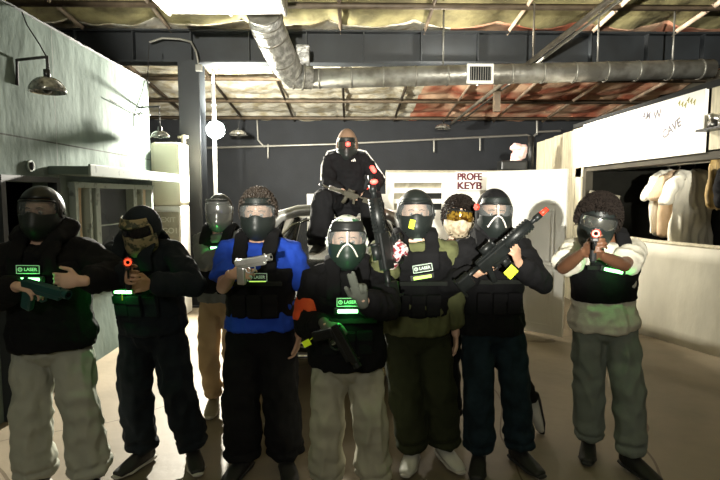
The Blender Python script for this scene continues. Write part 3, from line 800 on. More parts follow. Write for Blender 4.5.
bm = bmesh.new(); cyl(bm, (wx, 7.78, 0), (wx, 7.78, 3.2), .030); cyl(bm, (wx, 7.78, 3.2), (wx, 7.78, 3.42), .020)
pp = obj('pipe', bm, M['white_paint']); tag(pp, 'white vertical pipe beside the dark steel column', 'pipe')
bm = bmesh.new()
for z in (.4, 1.5, 2.9): tube(bm, [(wx, 7.78, z), (wx, 7.78, z+.03)], .036, 16, None, 'flat')
obj('pipe_clamp', bm, M['conduit'], pp)
# conduit on column top
bm = bmesh.new()
pts = [at(150, 42, 7.35), at(162, 38, 7.35), at(180, 39, 7.35), at(191, 42, 7.35), at(196, 52, 7.35), at(199, 66, 7.35)]
tube(bm, pts, .014, 8); q = obj('conduit', bm, M['conduit']); tag(q, 'thin bent conduit curving down to the top of the dark column', 'conduit')
bm = bmesh.new(); box(bm, at(199, 68, 7.35), (.09, .06, .09), .01); obj('junction_box', bm, M['conduit'], q)
# work light
LP = at(213, 129, 7.43)
wl = thing('work_light', LP, 'dazzling white work light clamped to the dark steel column', 'work light')
bm = bmesh.new(); ball(bm, LP+V((.01, .10, 0)), .125, 24); obj('bulb', bm, M['lamp_emit'], wl)  # bulb oversized, its shape includes the lens glare around the lamp
bm = bmesh.new(); tube(bm, [LP+V((0, .16, .03)), LP+V((-.02, .22, .02)), LP+V((-.14, .22, 0))], .014, 8); tube(bm, [LP+V((0, .17, 0)), LP+V((0, .24, 0))], [.07, .05], 16, None, 'flat'); obj('bracket', bm, M['black_plastic'], wl)

# cream cabinet / board left of the column
a = at(157, 142, 6.8); b = at(181, 206, 6.8)
bm = bmesh.new(); box(bm, ((a.x+b.x)/2-.04, 6.98, (a.z+b.z)/2), (b.x-a.x+.10, .40, a.z-b.z), .05)
cab = obj('water_tank', bm, M['cream']); tag(cab, 'tall cream panel cabinet between the left wall and dark column', 'cabinet'); cab.name = 'utility_cabinet'; WO['utility_cabinet'] = WO['water_tank']
bm = bmesh.new(); box(bm, ((a.x+b.x)/2-.04, 6.98, b.z/2), (b.x-a.x+.08, .38, b.z), .02); obj('lower_cabinet', bm, M['white_paint'], cab)
bm = bmesh.new(); cyl(bm, at(183.5, 135, 7.3), at(183.5, 300, 7.3), .03); cyl(bm, at(178, 137, 7.3), at(188, 137, 7.3), .02); q = obj('post', bm, M['cream']); tag(q, 'pale vertical post against the left side of the dark column', 'post')
bm = bmesh.new(); pa = at(158, 212, 6.8); pb = at(180, 242, 6.8); box(bm, ((pa+pb)/2, ), (1, 1, 1)) if False else box(bm, ((pa.x+pb.x)/2, 6.775, (pa.z+pb.z)/2), (pb.x-pa.x, .03, pa.z-pb.z), .004, mi=0)
text_into(bm, 'EXIT', .09, Matrix.Translation((at(168, 220, 6.75).x, 6.758, at(168, 220, 6.75).z)) @ Matrix.Rotation(PI/2, 4, 'X'), 1)
text_into(bm, 'GO1', .10, Matrix.Translation((at(170, 231, 6.75).x, 6.758, at(170, 231, 6.75).z)) @ Matrix.Rotation(PI/2, 4, 'X'), 1)
q = obj('notice_board', bm, [M['board_grey'], M['chalk']]); tag(q, 'grey-brown board with faint pale lettering left of the dark column', 'sign')

# rear white louvred partition with printed panel
YP = 8.2
xa = at(386, 200, YP).x; xb = at(560, 200, YP).x; zt = at(430, 172, YP).z
bm = bmesh.new()
slots = []
for (py0, py1) in ((182.5, 188), (193, 199), (203.5, 210)): slots.append((at(394, py1, YP).z, at(394, py0, YP).z))
sx0 = at(394, 190, YP).x; sx1 = at(442, 190, YP).x
T = .06
def wp(x0, x1, z0, z1): box(bm, ((x0+x1)/2, YP+T/2, (z0+z1)/2), (x1-x0, T, z1-z0))
wp(xa, sx0, 0, zt); wp(sx1, xb, 0, zt); zz = 0
for (z0, z1) in reversed(slots): wp(sx0, sx1, zz, z0); zz = z1
wp(sx0, sx1, zz, zt)
xl = at(307, 200, YP).x; zl = at(330, 194, YP).z
wp(xl, xa, 0, zl)
wpn = struct('wall_middle', bm, M['white_paint'])
for i, (z0, z1) in enumerate(slots):
    bm = bmesh.new(); xm = sx0+(sx1-sx0)*(.42 if i == 0 else .62)
    box(bm, ((sx0+xm)/2, YP+.05, (z0+z1)/2), (xm-sx0, .01, z1-z0), mi=0); box(bm, ((sx1+xm)/2, YP+.05, (z0+z1)/2), (sx1-xm, .01, z1-z0), mi=0 if i == 0 else 1)
    box(bm, (xm-.09, YP+.03, (z0+z1)/2), (.02, .03, z1-z0), mi=0)
    obj('slot_shutter', bm, [M['board_grey'], M['dark_void']], wpn)
bm = bmesh.new(); box(bm, ((xa+xb)/2, YP+.03, zt+.01), (xb-xa, .10, .03), .005); obj('top_rail', bm, M['board_grey'], wpn)
# sign
a = at(456, 171.5, YP-.05); b = at(505, 191, YP-.05)
bm = bmesh.new(); box(bm, ((a.x+b.x)/2, YP-.02, (a.z+b.z)/2), (b.x-a.x, .03, a.z-b.z), .012, mi=2)
box(bm, ((a.x+b.x)/2, YP-.036, (a.z+b.z)/2), (b.x-a.x-.02, .008, a.z-b.z-.02), .003, mi=0)
for s_, py in (('PROFE', 176.6), ('KEYB', 185.6)):
    c = at(469.6, py, YP-.04); [text_into(bm, s_, .16, Matrix.Translation((c.x+ox, YP-.042-.0007*k_, c.z+oz)) @ Matrix.Rotation(PI/2, 4, 'X'), 1, .002, (.375, .104), .0) for k_, (ox, oz) in enumerate(((-.007, -.004), (.007, -.004), (-.007, .004), (.007, .004), (0, 0)))]
q = obj('shop_sign', bm, [M['sign_white'], M['sign_text'], M['sign_grey']]); tag(q, 'white sign with maroon block lettering PROFE KEYB beside the white door', 'sign')
# white panelled door leaning open
A = at(487, 200, 6.25); A.z = 0; B = at(567, 200, 5.55); B.z = 0
dv = (B-A); dl = dv.length; dx = dv.normalized(); dn = V((dx.y, -dx.x, 0)).normalized()
if dn.y > 0: dn = -dn
R = Matrix((dx, -dn, V((0, 0, 1)))).transposed().to_4x4(); R.translation = (A+B)/2
bm = bmesh.new(); box(bm, (0, 0, .05+.915), (dl, .04, 1.83), .004)
for (cxp, cz, sx, sz) in ((-.21, 1.62, .30, .22), (.21, 1.62, .30, .22), (-.21, 1.13, .30, .60), (.21, 1.13, .30, .60), (-.21, .45, .30, .60), (.21, .45, .30, .60)):
    w_ = .014
    for (ox, oz, ax, az) in ((0, sz/2, sx, w_), (0, -sz/2, sx, w_), (-sx/2, 0, w_, sz), (sx/2, 0, w_, sz)): box(bm, (cxp+ox, -.021, cz+oz), (ax, .010, az), .003)
    box(bm, (cxp, -.021, cz), (sx-.07, .008, sz-.07), .003)
xf(bm, R); dr = struct('door_2', bm, M['white_paint'])
bm = bmesh.new(); ball(bm, (-.40, -.06, .95), .028); cyl(bm, (-.40, -.02, .95), (-.40, -.06, .95), .012); xf(bm, R); obj('door_knob', bm, M['steel'], dr)
# pile on partition
c = at(517, 166, 8.2)
bm = bmesh.new(); box(bm, (c.x-.05, 8.3, zt+.10), (.42, .25, .16), .03); q = obj('storage_box', bm, M['black_plastic']); tag(q, 'black box on top of the white partition beside the pink bundle', 'box')
bm = bmesh.new()
for i in range(14):
    p = at(519+random.uniform(-5, 6), 158+random.uniform(-12, 7), 8.3); ball(bm, p, (random.uniform(.04, .09),)*3, 10)
q = obj('cloth_bundle', remesh(bm, .02, 1, (.03, 12, 12, 3)), M['pink']); tag(q, 'pink and white cloth bundle at the right end of the conduit', 'cloth')
bm = bmesh.new(); q_ = at(531, 136, 8.23); cyl(bm, q_, (q_.x, 8.23, zt+.02), .045); q = obj('post', bm, M['black_plastic']); tag(q, 'short black post beside the pink bundle on the white partition', 'post')

# right booth: boards, banner, half wall, dark room with shirts
XR = 3.36
ya_, yb_ = at(583, 150, 7.5).y, 4.9
yL = XR/( (583-350)/520 ); yR = XR/((705-350)/520)
bm = bmesh.new(); box(bm, (XR, (yL+yR)/2, 2.30), (.03, yL-yR, .60), .004, mi=0)
def panel_text(s_, px, py, size, rot, mi, bm=bm):
    c = onx(px, py, XR-.02); text_into(bm, s_, size, Matrix.Translation((XR-.0165, c.y, c.z)) @ Matrix.Rotation(-PI/2, 4, 'Z') @ Matrix.Rotation(PI/2, 4, 'X') @ Matrix.Rotation(rot, 4, 'Z'), mi, .001)
panel_text('( I', 631, 117, .11, 0, 1); panel_text('AM', 646, 116, .12, -.1, 1); panel_text('W', 657, 115, .14, .05, 1); panel_text('CAVE', 671, 129, .13, .35, 1)
for i in range(6):
    p = onx(678+3*i, 104+(i % 3)*2-1.0*i, XR-.02); tube(bm, [(XR-.018, p.y, p.z), (XR-.018, p.y-.03, p.z+.03), (XR-.018, p.y-.02, p.z-.02)], .004, 5, mi=2)
q = obj('banner_board', bm, [M['sign_white'], M['marker'], M['marker_y']]); tag(q, 'bright white board with faint scribbled lettering above the hanging shirts', 'sign')
bm = bmesh.new()
for i in range(5):
    y0 = yL+.02+.38*i; box(bm, (XR+.02, y0+.185, 2.22), (.03, .365, .72-.02*i), .004)
box(bm, (XR+.03, yL+.16, 1.0), (.05, .20, 2.0), .004); box(bm, (XR+.03, yL+.75, .95), (.04, .9, 1.9), .004)
struct('wall_right', bm, M['ply'])
# right of banner: crate with shelf
bm = bmesh.new(); box(bm, (XR+.03, 4.45, 2.33), (.04, .86, .62), .004); struct('wall_right_near', bm, M['ply'])
bm = bmesh.new(); box(bm, (XR-.04, 4.55, 2.20), (.14, .7, .02), .003); q = obj('wall_shelf', bm, M['black_plastic']); tag(q, 'small black shelf at the right end of the white scribbled board', 'shelf')
bm = bmesh.new()
for i in range(16): ball(bm, (XR-.05+random.uniform(-.03, .03), 4.62+random.uniform(-.18, .18), 2.25+random.uniform(-.02, .07)), random.uniform(.02, .04), 8)
q = obj('ornament', remesh(bm, .012, 1, (.015, 20, 20, 2)), M['steel']); tag(q, 'silvery ornament lying on the small black shelf', 'ornament')
# header + half wall
bm = bmesh.new(); box(bm, (XR+.10, 5.7, 1.97), (.16, 3.9, .07)); box(bm, (XR+.06, yL-.04, .99), (.10, .09, 1.95)); struct('trim_2', bm, M['dark_wall'])
h0 = V((3.36, 7.2, 0)); h1 = V((3.42, 5.9, 0)); h2 = V((3.70, 5.05, 0)); h3 = V((4.2, 4.2, 0))
bm = bmesh.new()
def hw(u, v):
    t = u*3; P_ = [h0, h1, h2, h3]; i = min(int(t), 2); k = t-i
    p = P_[i].lerp(P_[i+1], k); return V((p.x+.012*noise.noise(V((p.y*2, v*3, 0))), p.y, v*1.06))
grid(bm, hw, 46, 8); hwall = struct('wall_half', solidify(bm, .09, 0, -1), M['half_wall'])
bm = bmesh.new(); tube(bm, [h+V((.045, 0, 1.07)) for h in (h0, h0.lerp(h1, .5), h1, h1.lerp(h2, .5), h2, h2.lerp(h3, .5), h3)], [(.075, .022)]*7, 8, (1, 0, 0), 'flat'); obj('top_cap', bm, M['ply'], hwall)
# inner room
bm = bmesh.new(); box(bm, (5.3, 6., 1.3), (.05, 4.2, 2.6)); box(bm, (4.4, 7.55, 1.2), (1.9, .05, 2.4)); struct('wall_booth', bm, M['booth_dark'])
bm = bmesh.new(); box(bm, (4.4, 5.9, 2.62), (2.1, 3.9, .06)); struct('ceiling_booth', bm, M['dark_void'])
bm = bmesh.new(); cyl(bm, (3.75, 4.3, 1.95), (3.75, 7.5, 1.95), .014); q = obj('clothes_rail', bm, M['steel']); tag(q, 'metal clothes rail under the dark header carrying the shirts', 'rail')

def tshirt(x, y, label, mat, yaw=0, sc=1., z=1.90):
    root = thing('hanging_shirt', (x, y, z), label, 'shirt', 'shirts on the rail')
    Mx = Matrix.Translation((x, y, z)) @ Matrix.Rotation(yaw, 4, 'Z') @ Matrix.Scale(sc, 4)
    bm = bmesh.new()
    tube(bm, [(0, .0, -.06), (.05, .01, -.07), (.14, .0, -.10), (.20, 0, -.14)], [(.05, .04), (.06, .045), (.06, .045), (.05, .05)], 12)
    tube(bm, [(0, .0, -.06), (-.05, .01, -.07), (-.14, .0, -.10), (-.20, 0, -.14)], [(.05, .04), (.06, .045), (.06, .045), (.05, .05)], 12)
    tube(bm, [(0, 0, -.06), (0, 0, -.2), (0, 0, -.45), (0, 0, -.80)], [(.15, .045), (.215, .05), (.22, .055), (.235, .06)], 24, (1, 0, 0), 'flat')
    for sx in (-1, 1): tube(bm, [(sx*.17, 0, -.13), (sx*.24, 0, -.22), (sx*.285, 0, -.36)], [(.05, .06), (.035, .08), (.03, .085)], 14, None, 'flat')
    xf(bm, Mx); obj('fabric', remesh(bm, .011, 1, (.030, 11, 2.2, x+y)), mat, root)
    bm = bmesh.new(); tube(bm, [(0, 0, -.02), (0, 0, .0), (.015, 0, .02), (0, 0, .045), (-.02, 0, .03)], .003, 6); tube(bm, [(-.17, 0, -.07), (0, 0, -.02), (.17, 0, -.07)], .006, 6); xf(bm, Mx); obj('hanger', bm, M['rust'], root)
tshirt(3.78, 6.15, 'cream shirt on a hanger, rearmost and leftmost of those hanging over the half wall', M['white_cloth'], .25, .95)
tshirt(3.80, 5.98, 'tan-shouldered shirt squeezed between the two cream shirts', pm('tan_shirt', (.55, .40, .26), .9), .15, .95)
tshirt(3.80, 5.72, 'large cream shirt at the front of the shirts hanging over the half wall', M['white_cloth'], .10, 1.08)
c = at(724, 170, 4.9)
bm = bmesh.new(); tube(bm, [(c.x, 4.95, 1.98), (c.x, 4.95, 1.85), (c.x, 4.95, 1.65), (c.x, 4.95, 1.50)], [(.03, .03), (.10, .03), (.11, .04), (.07, .04)], 20, (1, 0, 0), 'flat'); q = obj('hanging_garment', remesh(bm, .01, 1, (.03, 16, 2, 4)), M['gold']); tag(q, 'gold and brown garment hanging at the far right edge', 'garment')
bm = bmesh.new(); tube(bm, [at(721, 172, 4.7), at(722, 186, 4.7), at(720, 203, 4.7)], [.03, .06, .05], 14); q = obj('bag', remesh(bm, .01, 1, (.01, 9, 9, 2)), M['black_cloth']); tag(q, 'small black bag hanging in front of the gold garment', 'bag')
bm = bmesh.new(); box(bm, (0, 0, 0), (.42, .02, .14), .003, Matrix.Rotation(.18, 3, 'Y')); xf(bm, Matrix.Translation(at(604, 198, 7.0))); q = obj('board', bm, M['board_grey']); tag(q, 'tilted grey board behind the curly haired player on the right', 'board')

# ducts
bm = bmesh.new(); box(bm, (-1.29, 5.15, 3.70), (1.27, 1.1, .40), .01)
q = obj('rectangular_duct', bm, M['duct']); tag(q, 'foil covered rectangular duct at the top of the view', 'duct')
for xx in (-1.9, -1.25, -.68): bm = bmesh.new(); box(bm, (xx, 5.15, 3.70), (.03, 1.13, .43), .004); obj('duct_flange', bm, M['duct'], q)
bm = bmesh.new()
pts = [at(264, 12, 5.9), at(268, 28, 6.1), at(277, 48, 6.3), at(286, 66, 6.6), at(294, 76, 6.8), at(312, 78, 6.85)]
tube(bm, pts, [.19, .19, .185, .175, .16, .145], 24, None, 'flat')
fd = obj('flexible_duct', bm, M['duct']); tag(fd, 'silver elbow duct dropping from the rectangular duct to the long round one', 'duct')
bm = bmesh.new()
for a, b in zip(pts, pts[1:]):
    for k in (.0, .5): c = a.lerp(b, k); t = (b-a).normalized()*.012; tube(bm, [c-t, c+t], .193 if a.z > 3.4 else .182 if a.z > 3.25 else .165, 24, None, 'flat')
obj('duct_band', bm, M['duct_dull'], fd)
bm = bmesh.new(); box(bm, at(303, 62, 6.85), (.17, .1, .42), .02); obj('end_cap', bm, M['duct'], fd)
da = at(300, 79, 6.85); db = at(712, 69, 6.85)
bm = bmesh.new(); tube(bm, [da, da.lerp(db, .56), db], [.125, .125, .120], 24, None, 'flat')
q = obj('round_duct', bm, M['duct_dull']); tag(q, 'long round silver duct running to the right below the beam', 'duct')
for i in range(13):
    c = da.lerp(db, (i+.6)/13); bm = bmesh.new(); t = (db-da).normalized()*.012; tube(bm, [c-t, c+t], .131, 24, None, 'flat'); obj('duct_band', bm, M['duct_dull'], q)
c = at(480, 74, 6.72)
bm = bmesh.new(); box(bm, c, (.34, .05, .25), .01)
g = obj('air_grille', bm, M['white_paint']); tag(g, 'white framed grille on the long round duct', 'grille')
bm = bmesh.new()
box(bm, c+V((0, -.02, 0)), (.27, .03, .17)); obj('grille_recess', bm, M['dark_void'], g)
bm = bmesh.new()
for i in range(9): box(bm, c+V((-.12+.03*i, -.036, 0)), (.007, .010, .17))
obj('grille_slats', bm, M['conduit'], g)
DL = V((1.25, 7.12, 3.10))
dlm = thing('added_lamp', DL, 'added unseen lamp behind the long round duct near its grille', 'lamp')  # added lamp, hidden by the duct, to brighten the white board
bm = bmesh.new(); box(bm, DL+V((-.05, 0, .03)), (.05, .09, .10), .01); obj('housing', bm, M['black_plastic'], dlm)
bm = bmesh.new(); ball(bm, DL+V((-.012, 0, .03)), .028, 12); obj('bulb', bm, M['lamp_emit'], dlm)
# long diagonal pipes and hangers
bm = bmesh.new(); tube(bm, [(2.28, 3.0, 3.33), (2.28, 11.8, 3.20)], .030, 12); q = obj('sprinkler_pipe', bm, M['rust']); tag(q, 'dark pipe running away under the roof at upper right', 'pipe')
bm = bmesh.new(); tube(bm, [(2.28, 6.6, 3.28), (2.28, 6.6, 3.95)], .012, 8); obj('pipe_hanger', bm, M['rust'], q)
bm = bmesh.new(); tube(bm, [(2.50, 3.0, 3.44), (2.50, 11.8, 3.25)], .018, 10); q = obj('sprinkler_pipe', bm, M['conduit']); tag(q, 'thin pale pipe running beside the dark pipe at upper right', 'pipe')
for px, d, lab in ((443, 6.85, 'thin pale rod holding up the long duct left of its grille'), (597, 6.85, 'thin pale rod holding up the long duct right of its grille'), (672, 6.85, 'thin pale rod holding up the long duct near its right end')):
    p = at(px, 70, d); bm = bmesh.new(); cyl(bm, (p.x, d, p.z), (p.x, d, roofz(d)), .012); q = obj('hanger_rod', bm, M['conduit']); tag(q, lab, 'rod', 'rods holding the long duct')
bm = bmesh.new(); p = at(497, 90, 8.4); box(bm, (p.x, 8.4, 3.30), (.10, .08, .75)); q = obj('roof_hanger', bm, M['rafter']); tag(q, 'dark short post hanging from the roof just right of the grille', 'hanger')
# back wall conduit
bm = bmesh.new(); yb2 = 12.5
tube(bm, [at(205, 148, yb2), at(340, 144, yb2), at(527, 135, yb2), at(530, 136, yb2), at(531, 150, yb2)], .028, 8)
tube(bm, [at(534, 136, yb2), at(538, 132, yb2), at(560, 131, yb2)], .028, 8); tube(bm, [at(537, 118, yb2), at(537, 134, yb2)], .028, 8)
for px in (268, 434, 480): tube(bm, [at(px, 147-(px-205)*.036, yb2), at(px, 160-(px-205)*.036, yb2)], .022, 8)
tube(bm, [at(257, 120, yb2), at(258, 140, yb2), at(264, 147, yb2)], .022, 8)
q = obj('wall_conduit', bm, M['conduit']); tag(q, 'long pale conduit running across the charcoal back wall', 'conduit')
# lamps with dusty shades
def shade(c, r, h, label, bracket=None, wire=None, name='pendant_lamp'):
    root = thing(name, c, label, 'lamp')
    bm = bmesh.new()
    def fn(u, v): a = 2*PI*u; rr = r*math.sin((.12+.88*v)*PI/2); return V((c.x+rr*math.cos(a), c.y+rr*math.sin(a), c.z - h*(1-math.cos((.12+.88*v)*PI/2))))
    grid(bm, fn, 28, 8, closeu=True); obj('lamp_shade', solidify(bm, .004), M['glass_shade'], root)
    bm = bmesh.new(); cyl(bm, c+V((0, 0, .05)), c+V((0, 0, -.01)), .022); ball(bm, c-V((0, 0, h*.75)), .035, 12); obj('lamp_holder', bm, M['black_plastic'], root)
    if wire:
        bm = bmesh.new(); tube(bm, wire, .005, 6); obj('cord', bm, M['rubber'], root)
    if bracket:
        bm = bmesh.new(); tube(bm, bracket, .011, 8, None, 'flat'); obj('bracket', bm, M['rubber'], root)
c = at(47, 77, 3.72)
shade(c, .115, .105, 'dusty wide lamp hanging from a black bracket on the left wall', [onx(17, 85, XL+.01), onx(17, 60, XL+.01), at(47, 57, 3.72), at(48, 72, 3.72)], [onx(22, 12, XL+.02), onx(27, 25, XL+.05), onx(40, 45, XL+.1), at(46, 56, 3.71), at(48, 72, 3.71)], 'wall_lamp')
c = at(160, 131, 6.12); shade(c, .10, .07, 'pale bell shaped lamp hanging near the far end of the left wall', [V((XL, 6.2, c.z+.28)), V((c.x, 6.14, c.z+.28))], [V((c.x, 6.12, c.z+.28)), c], 'pendant_lamp')
c = at(238, 130, 10.5); shade(c, .17, .10, 'small white shaded lamp against the back wall beside the work light', None, [at(240, 118, 10.5), at(238, 130, 10.5)])
c = at(443, 124, 11.5); shade(c, .17, .10, 'small dark shaded lamp under the roof at the far end', None, [at(446, 118, 11.5), at(443, 124, 11.5)])
bm = bmesh.new(); tube(bm, [onx(110, 100, XL+.03), onx(125, 108, XL+.03), onx(139, 116, XL+.03), onx(139, 127, XL+.03)], .006, 6); tube(bm, [onx(139, 116, XL+.03), onx(150, 115, XL+.05)], .009, 6); tube(bm, [onx(139, 116, XL+.03), onx(147, 93, XL+.03), onx(149, 45, XL-.02)], .006, 6)
q = obj('electric_cable', bm, M['rubber']); tag(q, 'thin black cable and hook strung near the far end of the left wall', 'cable')

# ------------------------------------------------------------------ car
CX = -.13
car = thing('vintage_car', (CX, 5.6, 0), 'black vintage car with windscreen arch painted pale as its reflection, parked behind the line of players', 'car')
bm = bmesh.new()
st_ = [(4.10, .30, .42, .62), (4.14, .52, .32, .76), (4.30, .66, .28, .84), (4.6, .74, .26, .93), (4.95, .77, .26, .98), (5.6, .78, .26, .98), (6.6, .78, .26, .96), (7.2, .72, .28, .90), (7.5, .60, .32, .80), (7.56, .40, .40, .66)]
def body(u, v):
    t = v*(len(st_)-1); i = min(int(t), len(st_)-2); k = t-i; a = [st_[i][q]*(1-k)+st_[i+1][q]*k for q in range(4)]
    th = 2*PI*u; c, s_ = math.cos(th), math.sin(th); n = .55
    return V((CX + a[1]*math.copysign(abs(c)**n, c), a[0], (a[2]+a[3])/2 + (a[3]-a[2])/2*math.copysign(abs(s_)**n, s_)))
vs = grid(bm, body, 48, 40, closeu=True)
bm.faces.new([vs[i][0] for i in range(48)]); bm.faces.new([vs[i][39] for i in range(47, -1, -1)])
obj('car_body', bm, M['car_paint'], car)
bm = bmesh.new()
def roof(u, v):
    x = -1+2*u; y = 5.02+2.1*v; hw_ = .60-.05*v
    return V((CX + x*hw_, y + .05*(1-abs(x))*-1*(1-v), 1.475 - .13*abs(x)**3 - .06*(2*v-.7)**2*(v > .35)))
grid(bm, roof, 24, 14); obj('roof', solidify(bm, .03), M['car_paint'], car)  # cabin roof lengthened rearward to block the work light
arch = [(-.66, 4.82, .98), (-.645, 4.90, 1.15), (-.60, 4.95, 1.30), (-.50, 4.99, 1.40), (-.34, 5.01, 1.45), (0, 5.02, 1.465), (.34, 5.01, 1.45), (.50, 4.99, 1.40), (.60, 4.95, 1.30), (.645, 4.90, 1.15), (.66, 4.82, .98)]
bm = bmesh.new(); tube(bm, [V((p[0]*1.07+CX, p[1], p[2])) for p in arch], .054, 14); obj('windscreen_arch', bm, M['trim_and_glint'], car)  # pale colour stands in for light reflected by the glossy black arch
bm = bmesh.new(); tube(bm, [V((p[0]*.84+CX, p[1]-.015, .98+(p[2]-.98)*.80)) for p in arch], .012, 8); obj('windscreen_seal', bm, M['chrome'], car)
bm = bmesh.new()
def ws(u, v): x = -1+2*u; z = .98+.40*v; return V((CX+x*(.54-.12*v*v), 4.84+.14*v, z))
grid(bm, ws, 12, 6); obj('windscreen', solidify(bm, .006), M['glass'], car)
for sx in (-1, 1):
    bm = bmesh.new(); tube(bm, [(CX+sx*.55, 7.05, 1.34), (CX+sx*.66, 7.30, .96)], .04, 10); obj('roof_pillar', bm, M['car_paint'], car); bm = bmesh.new(); tube(bm, [(CX+sx*.585, 5.65, 1.37), (CX+sx*.70, 5.65, .97)], .025, 10); obj('roof_pillar', bm, M['car_paint'], car)
    bm = bmesh.new(); grid(bm, lambda u, v, sx=sx: V((CX+sx*(.74-.165*v-.02*u), 5.7+1.5*u-.15*u*v, .94+.42*v)), 8, 5); obj('light_block_panel', solidify(bm, .02), M['car_paint'], car)  # solid rear sides added to keep work light off the right floor
    bm = bmesh.new()
    tube(bm, [(CX+sx*.70, 4.02, .55), (CX+sx*.72, 4.25, .66), (CX+sx*.74, 4.6, .70), (CX+sx*.74, 5.0, .62)], [(.13, .20), (.16, .24), (.15, .24), (.09, .2)], 18, (1, 0, 0)); obj('fender', bm, M['car_paint'], car)
    bm = bmesh.new(); tube(bm, [(CX+sx*.66, 3.92, .58), (CX+sx*.66, 4.08, .58)], [.095, .11], 24, None, 'round'); hl = obj('headlight', bm, M['chrome'], car)
    bm = bmesh.new(); ball(bm, (CX+sx*.66, 3.905, .58), (.085, .035, .085), 20); obj('headlight_lens', bm, M['headlamp'], hl)
    for wy in (4.55, 6.8):
        bm = bmesh.new(); tube(bm, [(CX+sx*.60, wy, .31), (CX+sx*.78, wy, .31)], .31, 32, None, 'flat'); tr_ = obj('wheel', bm, M['rubber'], car)
        bm = bmesh.new(); tube(bm, [(CX+sx*.77, wy, .31), (CX+sx*.80, wy, .31)], [.17, .12], 24, None, 'flat'); obj('hubcap', bm, M['chrome'], tr_)
    bm = bmesh.new(); ball(bm, (CX+sx*.80, 4.90, 1.02), (.06, .03, .05), 14); tube(bm, [(CX+sx*.70, 4.95, .95), (CX+sx*.78, 4.92, 1.0)], .010, 8); obj('side_mirror', bm, M['chrome'], car)
bm = bmesh.new()
for i in range(9): box(bm, (CX-.28+.07*i, 4.07, .56), (.018, .03, .20), .003)
obj('grille', bm, M['trim_and_glint'], car)
for z in (.46, .36):
    bm = bmesh.new(); tube(bm, [(CX-.82, 4.15, z), (CX-.70, 3.96, z), (CX-.3, 3.90, z), (CX+.3, 3.90, z), (CX+.70, 3.96, z), (CX+.82, 4.15, z)], [(.022, .018)]*6, 10, (0, 0, 1)); obj('bumper', bm, M['chrome'], car)
for sx in (-1, 1):
    bm = bmesh.new(); ball(bm, (CX+sx*.36, 3.90, .24), (.06, .03, .035), 14); obj('fog_lamp', bm, M['headlamp'], car)
bm = bmesh.new(); tube(bm, [(CX+.0, 4.2, .80), (CX, 4.6, .955), (CX, 4.8, .99)], .010, 8); obj('hood_strip', bm, M['chrome'], car)
# ------------------------------------------------------------------ people
def fl(px, Y, z=.085): p = at(px, 300, Y); return V((p.x, Y, z))
def look(frm, to): return (V(to)-V(frm)).normalized()

# 1 far left
Y = 2.72; p = at(46, 214, Y)
h = at(20, 286, Y-.30); h2 = at(80, 281, Y-.30)
P1 = figure('person at the far left in a black hooded top and pale grey trousers', p.x, Y, 1.62, .10, 1.10, 1.12, M['skin_light'],
  lean=(0, -.02), head=(.0, .05, 0), handL=dict(t=h, d=(1, -.25, -.1), n=(.1, .3, -1), curl=[.9, .9, .9, .9], pole=(-.8, .2, -.5)), handR=dict(t=h2, d=(-1, -.2, .05), n=(0, 1, -.2), curl=[.5, .6, .6, .6], pole=(1, .1, -.4)),
  footL=dict(t=fl(26, Y)), footR=dict(t=fl(84, Y)), seed=1)
shirt(P1, M['black_cloth'], 'hooded_top', bag=.034, hem=-.13, arm=.026, cuff=.03)
trousers(P1, M['grey_trouser'], bag=.026, flare=.012, fold=.016)
shoes(P1, M['shoe_dark'], M['sole_pale'])
vest(P1, M['black_cloth'], .12, .80, .046, ledpos=.64, rollz=.03, pouch=False)
bm = bmesh.new(); tube(bm, [P1['hM'] @ V((sx*.11, -.02+abs(sx)*.0, z)) for sx, z in ()] or [P1['nb']+V((-.10, -.06, .02)), P1['nb']+V((-.11, .04, .06)), P1['nb']+V((0, .10, .08)), P1['nb']+V((.11, .04, .06)), P1['nb']+V((.10, -.06, .02)), P1['nb']+V((.03, -.13, -.08))], [.035, .045, .05, .045, .035, .02], 12)
obj('collar', remesh(bm, .009, 1, (.01, 14, 10, 2)), M['black_cloth'], P1['o'])
mask(P1, M['mask_black'], M['lens_clear'], M['black_plastic'], top=False)
helmet(P1, M['black_plastic'], r=(.108, .128, .135), low=-.10, open_z=.075)
G = h + V((.07, -.02, -.02))
pistol(frame_mat(G, (1, -.22, -.22), (.1, -.3, 1)), 'dark green laser pistol held low by the far left person', M['teal_plastic'], M['teal_plastic'], M['teal_plastic'], s=1.1)

# 2
Y = 2.97; p = at(153, 224, Y)
h = at(131, 275, Y-.42); h2 = at(150, 284, Y-.33)
P2 = figure('person all in dark navy with a camouflage face mask, aiming a pistol', at(149, 224, Y).x, Y, 1.60, -.12, 1.04, 1.05, M['skin'],
  lean=(-.02, -.05), head=(-.22, .42, .08), headC=at(142, 229, Y-.12), handL=dict(t=h, d=(.15, -1, .05), n=(1, 0, -.1), curl=1.0, pole=(-.9, .2, -.6)), handR=dict(t=h2, d=(-.3, -1, .1), n=(-1, 0, -.1), curl=.9, pole=(1, .3, -.4)),
  footL=dict(t=fl(137, 2.99)), footR=dict(t=fl(189, 3.0), d=(.45, -1, 0)), seed=2)
shirt(P2, M['navy_cloth'], 'jacket', bag=.024, hem=-.08, arm=.018, cuff=.0)
trousers(P2, M['navy_cloth'], bag=.022, fold=.018)
shoes(P2, M['shoe_dark'], M['sole_pale'])
vest(P2, M['navy_cloth'], .10, .66, .046, label=False, ledpos=.44, lx=-.05, pouch=True, glow=.5)
mask(P2, M['camo'], M['lens_smoke'], M['camo'], top='visor', chevron=None, jaw=1.06, eyes=False)
helmet(P2, M['navy_cloth'], 'cap', open_z=.092, low=-.03, r=(.098, .118, .130), ear=False)
